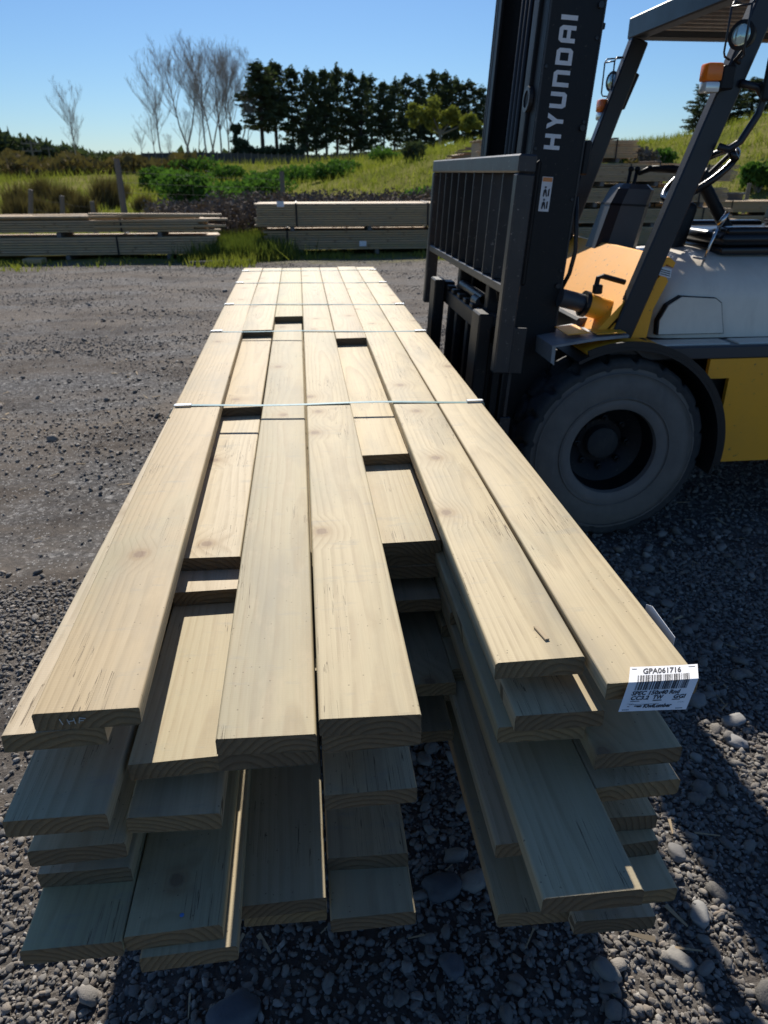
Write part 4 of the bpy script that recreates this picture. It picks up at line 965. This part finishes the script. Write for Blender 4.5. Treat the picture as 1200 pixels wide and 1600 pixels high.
# verge weeds between and in front of the stacks
def verge(g_, n):
    x = g_.uniform(-9.5, 12, n); y = 14.6-.75+g_.uniform(-.5, .7, n)+.25*np.sin(x*1.7)+(x > -.8)*.75
    hs = np.where((x > -2.1) & (x < -.1), 1.5, .75); k = (g_.random(n) < np.clip(.35+.6*np.sin(x*2.3+1)*np.sin(x*.9), .08, 1)*np.where(x < -2.5, .5, 1)); x, y, hs = x[k], y[k], hs[k]; return x, y, terrain(x, y), hs
blades('verge_grass', 14000, verge, .05, .16, .012, M['grass'], 'ragged green grass along the foot of the timber stacks')
def gap(g_, n):
    x = g_.normal(-1.15, .42, n); y = g_.uniform(14.1, 17.0, n); return x, y, terrain(x, y), np.ones(n)
blades('gap_weeds', 9000, gap, .08, .42, .016, M['broad'], 'lush green weeds in the gap between the two timber stacks', seed=4)
def gap2(g_, n):
    x = g_.uniform(8.2, 13, n); y = g_.uniform(15.4, 18.6, n); return x, y, terrain(x, y), np.ones(n)
blades('yard_edge_grass', 6000, gap2, .05, .22, .014, M['grass'], 'grass beside the low timber packs at the right', seed=14)
def field(g_, n):
    y = 16.8+(g_.random(n)**1.6)*75; x = g_.uniform(-.75, .95, n)*y
    d = .5+.5*np.sin(x*.45+np.sin(y*.31)*2)*np.sin(y*.35+1.3); k = g_.random(n) < .25+.75*d; x, y = x[k], y[k]
    return x, y, terrain(x, y)-.03, np.clip(y/28, .8, 3.0)
blades('field_grass', 90000, field, .12, .34, .035, M['grass'], 'rough yellow green pasture grass beyond the yard', lean=.5, seed=2)
def tuft(g_, n):
    x = g_.normal(-.305, .018, n); y = g_.normal(.80, .012, n); return x, y, terrain(x, y), np.ones(n)
blades('small_weed', 90, tuft, .008, .028, .0015, M['grass'], 'tiny green weed in the gravel under the near left corner of the pack', seed=15, lean=.7)
# leafy mass builder
def leaf_cloud(cent, rad, n, size, g_, flatz=1.0, shell=.35):
    """triangular leaves through an ellipsoid"""
    u = g_.normal(0, 1, (n, 3)); u /= np.linalg.norm(u, axis=1)[:, None]; r_ = (shell+(1-shell)*g_.random(n))[:, None]**.7
    p = np.array(cent)+u*r_*np.array(rad); t1 = g_.normal(0, 1, (n, 3)); t1 /= np.linalg.norm(t1, axis=1)[:, None]; t2 = g_.normal(0, 1, (n, 3)); t2 -= t1*(t1*t2).sum(1)[:, None]; t2 /= np.linalg.norm(t2, axis=1)[:, None]
    s_ = size*g_.uniform(.6, 1.4, (n, 1)); t2[:, 2] *= flatz
    return np.stack([p-t1*s_*.5, p+t1*s_*.5, p+t2*s_], 1)
def bush(x, y, rx, rz, n, size, mat, label, cat, group, seed, name='gorse_bush', lobes=7):
    g_ = np.random.default_rng(seed); z0 = tz(x, y); T_ = []
    for k in range(lobes):
        a = g_.uniform(0, 6.28); q = g_.uniform(0, .65); c = (x+math.cos(a)*rx*q, y+math.sin(a)*rx*q, z0+rz*g_.uniform(.25, .72)); s_ = g_.uniform(.35, .6)
        T_.append(leaf_cloud(c, (rx*s_, rx*s_, rz*s_*.8), n//lobes, size, g_))
    T_ = np.concatenate(T_).reshape(-1, 3); root = empty(name, (x, y, z0)); tag(root, label, cat, group)
    np_mesh('foliage', T_, np.arange(len(T_)).reshape(-1, 3), mat, root, (x, y, z0))
    m = MB(); r = random.Random(seed)
    for k in range(5): a = r.uniform(0, 6.28); m.tube([(x, y, z0-.05), (x+math.cos(a)*rx*.3, y+math.sin(a)*rx*.3, z0+rz*.35), (x+math.cos(a)*rx*.6, y+math.sin(a)*rx*.6, z0+rz*.65)], [.05, .03, .012], 5)
    m.build('stem', M['bark'], root); return root
ordn = ['first', 'second', 'third', 'fourth', 'fifth', 'sixth', 'seventh', 'eighth', 'ninth', 'tenth', 'eleventh', 'twelfth', 'thirteenth', 'fourteenth', 'fifteenth', 'sixteenth', 'seventeenth', 'eighteenth', 'nineteenth', 'twentieth', 'twenty-first', 'twenty-second', 'twenty-third', 'twenty-fourth', 'twenty-fifth', 'twenty-sixth', 'twenty-seventh', 'twenty-eighth']
def px2x(px, y): return at(px, YH, Y=y).x
gl = sorted([(300, 30, 1.5, 1.7), (330, 34, 1.6, 1.15), (365, 38, 1.7, 1.0), (280, 45, 2.0, 1.6), (245, 52, 1.8, 1.4), (405, 42, 2.2, 1.4), (440, 52, 2.4, 1.3), (480, 60, 2.2, 1.1), (515, 48, 1.6, 1.0), (355, 58, 2.6, 1.3), (310, 64, 2.6, 1.4), (545, 55, 1.6, 1.0), (662, 27, 1.1, .8), (610, 62, 1.8, 1.2), (402, 27, 1.0, .8)])
for i, (px, y, rx, rz) in enumerate(gl):
    bush(px2x(px, y), y, rx, rz*.85, 1500, .17, M['gorse'], ordn[i]+' from the left of the bright green gorse bushes in the field', 'bush', 'gorse bushes in the field', 200+i)
rl = sorted([(20, 28, .8, 1.1), (60, 36, 1.0, 1.2), (95, 30, .9, 1.0), (120, 26, .7, .9), (160, 33, 1.0, 1.25), (52, 26, .55, .8), (218, 30, .6, .7), (15, 24, .7, .9), (75, 24, .5, .7), (230, 24, .6, .6), (180, 42, 1.0, 1.1)])
for i, (px, y, rx, rz) in enumerate(rl):
    x = px2x(px, y); z0 = tz(x, y); root = empty('rush_clump', (x, y, z0)); tag(root, ordn[i]+' from the left of the brown rush clumps in the left paddock', 'rushes', 'rush clumps in the paddock')
    def smp(g_, n, x=x, y=y, rx=rx): a = g_.uniform(0, 6.28, n); r_ = rx*g_.random(n)**.7*.6; X_ = x+np.cos(a)*r_; Y_ = y+np.sin(a)*r_; return X_, Y_, terrain(X_, Y_)-.05, np.clip(1.1-r_/rx*.7, .3, 1)
    blades('stems', 900, smp, rz*.7, rz*1.2, .022, M['rush'], None, lean=.28, seed=300+i, kind=None, parent=root, origin=(x, y, z0))
# bramble thicket behind the stacks: arching canes and dead leaves
g_ = np.random.default_rng(77); m = MB(); TT = []
for i in range(950):
    px = g_.uniform(235, 690); y = g_.uniform(16.9, 21.5); x = px2x(px, y); z0 = tz(x, y); hgt = g_.uniform(.35, .95)*(1.0 if px > 330 else .8); a = g_.uniform(0, 6.28); L_ = g_.uniform(.3, .9)
    p = [Vector((x+math.cos(a)*L_*f, y+math.sin(a)*L_*f, z0+hgt*math.sin(math.pi*min(1, .15+f*.75)))) for f in (0, .3, .6, 1)]
    m.tube(p, [.012, .010, .008, .004], 3)
    TT.append(leaf_cloud(p[2], (.28, .28, .22), 26, .07, g_))
m.build('bramble_thicket', M['bramble'], origin=(0, 19, 0)); tag(bpy.data.objects['bramble_thicket'], 'tangled brown bramble canes behind the timber stacks', kind='stuff')
TT = np.concatenate(TT).reshape(-1, 3); o = np_mesh('bramble_leaves', TT, np.arange(len(TT)).reshape(-1, 3), M['bramble'], None, (0, 19, 0)); tag(o, 'dry brown bramble leaves behind the timber stacks', kind='stuff')
# fences
def post(px, y, hgt, lean, label, rad=.06):
    x = px2x(px, y); z0 = tz(x, y); m = MB(); m.tube([(x-lean*hgt, y, z0-.2), (x, y, z0+hgt*.5), (x+lean*hgt, y, z0+hgt)], [rad, rad*.95, rad*.85], 8)
    o = m.build('fence_post', M['fencewood'], origin=(x, y, z0)); tag(o, label, 'fence post', 'fence posts behind the stacks'); return Vector((x+lean*hgt*.8, y, z0+hgt*.85))
P1 = [post(34, 18.2, 1.14, .10, 'leaning short fence post furthest left behind the left stack'), post(85, 18.5, 1.0, .07, 'short fence post second from the left behind the left stack'), post(135, 18.8, .86, .02, 'shortest fence post, between two leaning ones and the tall strainer post'),
      post(185, 18.4, 1.75, .0, 'tall dark strainer post behind the right end of the left stack', .075), post(440, 24, 1.5, .0, 'dark strainer post above the middle stacks in the bramble', .08)]
post(1175, 22.5, .9, .0, 'dark fence post at the right edge below the grassy knoll', .07)
m = MB()
for h_ in (0, -.28, -.55):
    for a, b in zip(P1[:-1], P1[1:]): a2, b2 = a+Vector((0, 0, h_*.8)), b+Vector((0, 0, h_*.8)); m.tube([a2, (a2+b2)/2-Vector((0, 0, .03)), b2], .003, 3)
o = m.build('fence_wire', M['wire'], origin=tuple(P1[0])); tag(o, 'slack wires strung between the grey fence posts', 'fence wire')
# dark windbreak fence along the field's far side
yf = 96; xa, xb = px2x(225, yf), px2x(640, yf); root = empty('windbreak_fence', (xa, yf, tz(xa, yf))); tag(root, 'long low dark windbreak fence at the far side of the field below the pines', 'fence')
nseg = 40
for i in range(nseg):
    x0, x1 = xa+(xb-xa)*i/nseg, xa+(xb-xa)*(i+1)/nseg; z0 = tz(x0, yf)-.3
    MB().box((x0+.03, yf, z0), (x1-.03, yf+.05, z0+1.35)).build('mesh_panel', M['black2'], root)
    MB().box((x0-.06, yf-.08, z0-.3), (x0+.06, yf-.002, z0+1.5)).build('post', M['fencewood'], root)
# ------------------------------------------------------------------ trees
def pine_mesh(seed, Ht, spread, base, dens=1.0):
    """crown triangles + limbs, at origin"""
    g_ = np.random.default_rng(seed); T_ = []; m = MB()
    nl = int(Ht*2.3); lx, ly = g_.normal(0, .25, 2)
    m.tube([(0, 0, -.5), (lx*.3, ly*.3, Ht*.4), (lx, ly, Ht*.97)], [Ht*.016, Ht*.012, .03], 7)
    for i in range(nl):
        f = base+(1-base)*(i/nl)**.95; z = f*Ht; w_ = spread*((1-f)**.62)*(.75 if f < base+.12 else 1)*g_.uniform(.65, 1.15)+.25
        for b in range(g_.integers(3, 6)):
            if g_.random() < .10: continue
            a = g_.uniform(0, 6.28); L_ = w_*g_.uniform(.6, 1.25); up = g_.uniform(-.02, .30)*L_; cx, cy = lx*f, ly*f
            tip = (cx+math.cos(a)*L_, cy+math.sin(a)*L_, z+up); m.tube([(cx, cy, z-.15), tip], [.05, .015], 3)
            k = max(2, int(L_/.55))
            for q in range(k):
                t = .42+.6*(q+.5)/k; c = (cx+math.cos(a)*L_*t, cy+math.sin(a)*L_*t, z+up*t+.12)
                T_.append(leaf_cloud(c, (.55, .55, .30), int(11*dens), .34, g_, 1, .1))
    T_.append(leaf_cloud((lx, ly, Ht), (.35, .35, .8), 60, .25, g_))
    return np.concatenate(T_).reshape(-1, 3), m
def tree_from(me_f, me_t, name, x, y, label, cat, group, sc=1.0, rz=0.0, sx=1.0):
    z0 = tz(x, y); root = empty(name, (x, y, z0), rz); tag(root, label, cat, group); root.scale = (sc*sx, sc*sx, sc)
    for n_, me in (('crown', me_f), ('trunk', me_t)):
        o = bpy.data.objects.new(n_, me); COL.objects.link(o); o.parent = root
    return root
def proto(T_, m, matf, matt):
    o = np_mesh('crown', T_, np.arange(len(T_)).reshape(-1, 3), matf); a = o.data; bpy.data.objects.remove(o)
    o = m.build('trunk', matt); b = o.data; bpy.data.objects.remove(o); return a, b
PP = [proto(*pine_mesh(500+k, 13.0, 3.0, [.16, .22, .12, .14, .34][k], 1.0), M['pine'], M['pinebark']) for k in range(5)]
row = [(402, 97, .42, 1.35), (425, 99, .30, 1.2), (452, 108, 0, .95), (475, 112, 0, .85), (490, 120, 0, .9), (507, 116, 0, .9), (524, 113, 0, .95), (545, 122, 0, .9), (562, 127, 0, .9), (580, 130, 0, .95), (600, 140, 0, .9), (617, 138, 0, .9), (638, 133, 0, 1.0), (658, 136, 0, .95), (676, 130, 0, 1.1), (695, 131, 0, 1.1), (715, 140, 0, 1.1), (735, 143, 0, 1.1), (752, 150, 0, 1.1), (775, 148, 0, 1.1), (800, 152, 0, 1.1), (830, 150, 0, 1.1)]
pxm = FPX/(.903)
for i, (px, ytop, _, sx) in enumerate(row):
    y = 112+(px-400)*.09+rnd.uniform(-2, 4); x = px2x(px, y); zt = H+(268-ytop)/FPX*.985*y*.90  # crown top height from its elevation angle
    c_ = at(px, ytop, Y=y); x = c_.x-.0; sc = (c_.z-tz(x, y))/13.3*(1+min(.14, .010*i))
    a, b = PP[[4, 1, 0, 3, 2][i % 5]] if i > 1 else PP[4]
    tree_from(a, b, 'pine_tree', x, y, ordn[i]+' from the left in the long row of dark pines', 'pine tree', 'dark pines in the row', sc, rnd.uniform(0, 6), sx*1.32)
# lower dark trees at the row's foot and behind, plus the pine group on the right knoll
for i, (px, ytop, y, sx) in enumerate([(1108, 128, 60, 1.25), (1150, 118, 62, 1.5), (1185, 122, 64, 1.6), (1085, 200, 58, 1.0), (1225, 110, 63, 1.5)]):
    c_ = at(px, ytop, Y=y); x = c_.x; sc = max(.15, (c_.z-tz(x, y))/13.3); a, b = PP[[0, 3, 0, 3, 2][i]]
    tree_from(a, b, 'pine_tree', x, y, ['leftmost tall pine on the right knoll behind the forklift guard', 'middle pine of the group on the right knoll', 'right pine of the group on the right knoll, at the picture edge', 'small low pine at the left foot of the knoll group', 'pine beyond the right edge on the knoll'][i], 'pine tree', 'pines on the right knoll', sc, rnd.uniform(0, 6), sx*1.9)
# bare poplars
def bare(seed, Ht, fork=1, spread=.3, lean=0.0, dens=1.0):
    r = random.Random(seed); m = MB()
    def grow(p, d, L_, rad, lvl):
        n = 4; pts = [p]; q = p.copy(); dd = d.copy()
        for i in range(n):
            dd = (dd+Vector((r.gauss(0, .07), r.gauss(0, .07), .06 if lvl else .02))).normalized(); q = q+dd*L_/n; pts.append(q.copy())
        rs = [max(.0075, rad*(1-.72*i/n)) for i in range(n+1)]; m.tube(pts, rs, 6 if lvl == 0 else 4 if lvl == 1 else 3)
        if lvl >= 3: return
        k = [int(15*dens), 9, 7, 4][lvl]
        for i in range(k):
            t = r.uniform(.36 if lvl == 0 else .2, 1.0); j = min(n-1, int(t*n)); b = pts[j].lerp(pts[j+1], t*n-j)
            a = r.uniform(0, 6.28); s_ = r.uniform(.30, .62)
            side = Vector((math.cos(a), math.sin(a), 0)); nd = (dd*(1-s_)+side*s_+Vector((0, 0, .35))).normalized()
            grow(b, nd, L_*r.uniform(.36, .56)*(1.15-.35*t), max(.007, rad*(1-.72*t)*.5), lvl+1)
    if fork == 1: grow(Vector((0, 0, -.3)), Vector((lean, 0, 1)).normalized(), Ht, Ht*.012, 0)
    else:
        b = Vector((0, 0, -.3)); t = Vector((0, 0, Ht*.18)); m.tube([b, t], [Ht*.02, Ht*.016], 7)
        for s_ in (-1, 1): grow(t, Vector((s_*spread+lean, 0, 1)).normalized(), Ht*.84, Ht*.010, 0)
    return m
BP = []
for k, (fk, sp, ln) in enumerate([(1, .3, .02), (1, .3, -.06), (2, .28, 0), (1, .3, .07), (2, .16, .03)]):
    m = bare(700+k, 12, fk, sp, ln)
    o = m.build('trunk', M['twig']); BP.append(o.data); bpy.data.objects.remove(o)
bt = [(106, 158, 250, 1), (113, 196, 250, 0), (219, 212, 255, 1), (240, 132, 255, 1), (262, 220, 255, 0), (280, 106, 256, 2), (288, 190, 256, 0), (302, 175, 256, 3), (312, 110, 257, 1), (322, 118, 257, 4), (334, 112, 257, 0), (348, 128, 257, 0), (366, 118, 257, 2), (378, 160, 257, 3), (233, 178, 255, 0)]
for i, (px, yt, yb, k) in enumerate(sorted(bt)):
    y = 112+rnd.uniform(-3, 5); c_ = at(px, yt, Y=y); x = c_.x; z0 = tz(x, y); sc = (c_.z-z0)/12.3
    root = empty('bare_tree', (x, y, z0), rnd.uniform(-.4, .4)); tag(root, ordn[i]+' from the left of the bare leafless trees beyond the field', 'bare tree', 'leafless trees beyond the field'); root.scale = (sc*1.1, sc*1.1, sc)
    o = bpy.data.objects.new('branches', BP[k]); COL.objects.link(o); o.parent = root
# willow and round bushes
def leafy_tree(x, y, blobs, mat, label, seed, n=5000, size=.3, trunk_h=2.5, name='willow_tree', cat='tree'):
    g_ = np.random.default_rng(seed); z0 = tz(x, y); root = empty(name, (x, y, z0)); tag(root, label, cat); T_ = []; m = MB()
    m.tube([(x, y, z0-.3), (x+.1, y, z0+trunk_h)], [.22, .14], 7)
    for (dx, dz, rx, rz) in blobs:
        for q in range(9):
            c = (x+dx+g_.normal(0, rx*.4), y+g_.normal(0, rx*.4), z0+dz+g_.normal(0, rz*.35)); T_.append(leaf_cloud(c, (rx*.42, rx*.42, rz*.38), n//9//len(blobs), size, g_, 1, .1))
        m.tube([(x+.1, y, z0+trunk_h*.8), (x+dx*.6, y, z0+dz*.8), (x+dx, y, z0+dz)], [.12, .07, .03], 5)
    T_ = np.concatenate(T_).reshape(-1, 3); np_mesh('crown', T_, np.arange(len(T_)).reshape(-1, 3), mat, root, (x, y, z0)); m.build('trunk', M['bark'], root)
y = 84; leafy_tree(px2x(685, y), y, [(-1.0, 4.2, 1.9, 1.5), (1.4, 3.6, 1.5, 1.2), (3.0, 3.3, 1.2, 1.1), (-2.0, 3.6, 1.2, 1.1)], M['willow'], 'round olive green willow in front of the right half of the pine row', 41, 7000, .22)
y = 108; leafy_tree(px2x(376, y), y, [(0, 2.0, 1.8, 1.4), (1.5, 1.6, 1.8, 1.2), (-.2, 3.8, .7, 1.2)], M['pine'], 'low dark bushy tree at the left foot of the tallest pines', 42, 4200, .3, 1.5, 'dark_bushy_tree', 'tree')
y = 108; leafy_tree(px2x(425, y), y, [(0, 1.4, 2.2, 1.0), (2.5, 1.3, 2.2, 1.0)], M['pine'], 'low dark undergrowth mound under the tallest pines', 43, 3600, .3, 1.0, 'dark_shrub', 'shrub')
for i, (px, y, rz, mt, lb) in enumerate([(985, 30, 1.0, 'rush', 'brown scrub clump on the slope right of the highest timber pack'), (1030, 34, .9, 'gorse', 'green scrub clump on the slope above the steering wheel'), (1005, 33, 1.2, 'bramble', 'dry twiggy shrub beside the green scrub on the slope'), (975, 36, 1.1, 'gorse', 'dark shrub on the slope just right of the highest timber pack'), (640, 46, .9, 'pine', 'small dark shrub on the green slope left of the backrest'), (1190, 26, 1.0, 'gorse', 'dark shrub at the right edge below the grassy knoll')]):
    bush(px2x(px, y), y, .9, rz, 1400, .14, M[mt], lb, 'shrub', None, 600+i, 'shrub', 5)
# far forest on the left horizon, far hedge behind the pine row: masses
def far_mass(name, pa, pb, y, htop, n, seed, label, size=1.2, mat='pine', jag=.4):
    g_ = np.random.default_rng(seed); px = g_.uniform(pa, pb, n); yy = y+g_.uniform(-6, 10, n); x = np.array([px2x(a, b) for a, b in zip(px, yy)])
    ht = htop(px)*(1-jag*g_.random(n)**.5*np.abs(np.sin(px*.9))); z0 = terrain(x, yy); f = g_.random(n)
    c = np.stack([x, yy, z0+ht*f], -1); t1 = g_.normal(0, 1, (n, 3)); t2 = g_.normal(0, 1, (n, 3)); s_ = size*g_.uniform(.5, 1.2, (n, 1))
    V = np.stack([c-t1*s_*.4, c+t1*s_*.4, c+t2*s_*.5+np.array([0, 0, .3])*s_], 1).reshape(-1, 3)
    o = np_mesh(name, V, np.arange(len(V)).reshape(-1, 3), M[mat], None, (0, y, 0)); tag(o, label, kind='stuff')
far_mass('far_forest', -250, 140, 170, lambda p: 6.2-.028*np.clip(p, -60, 140), 16000, 51, 'distant dark conifer wood along the left horizon')
far_mass('far_hedge', 130, 900, 150, lambda p: 1.6+.4*np.sin(p*.05)+.5*np.sin(p*.021), 16000, 52, 'low distant hedge line behind the bare trees and pines', .9)
far_mass('field_scrub', 5, 330, 70, lambda p: 1.0+.4*np.sin(p*.07), 9000, 53, 'mixed dark scrub at the back of the left paddock', .5, 'rush')
# power poles
for i, (px, yt, y, lb) in enumerate([(47, 219, 100, 'nearer power pole with two crossarms above the left treeline'), (75, 229, 160, 'smaller distant power pole right of the nearer one')]):
    c_ = at(px, yt, Y=y); x = c_.x; z0 = tz(x, y); root = empty('power_pole', (x, y, z0)); tag(root, lb, 'power pole')
    MB().tube([(x, y, z0), (x, y, c_.z)], [.16, .11], 8).build('pole', M['fencewood'], root)
    for k, dz in enumerate((.35, 1.15) if i == 0 else (.4,)):
        ca = MB().box((x-1.1, y-.06, c_.z-dz-.07), (x+1.1, y+.06, c_.z-dz+.07)).build('crossarm', M['fencewood'], root)
        for q in (-1, -.45, .45, 1): MB().box((x+q-.05, y-.05, c_.z-dz+.075), (x+q+.05, y+.05, c_.z-dz+.28), .02).build('insulator', M['fencewood'], ca)
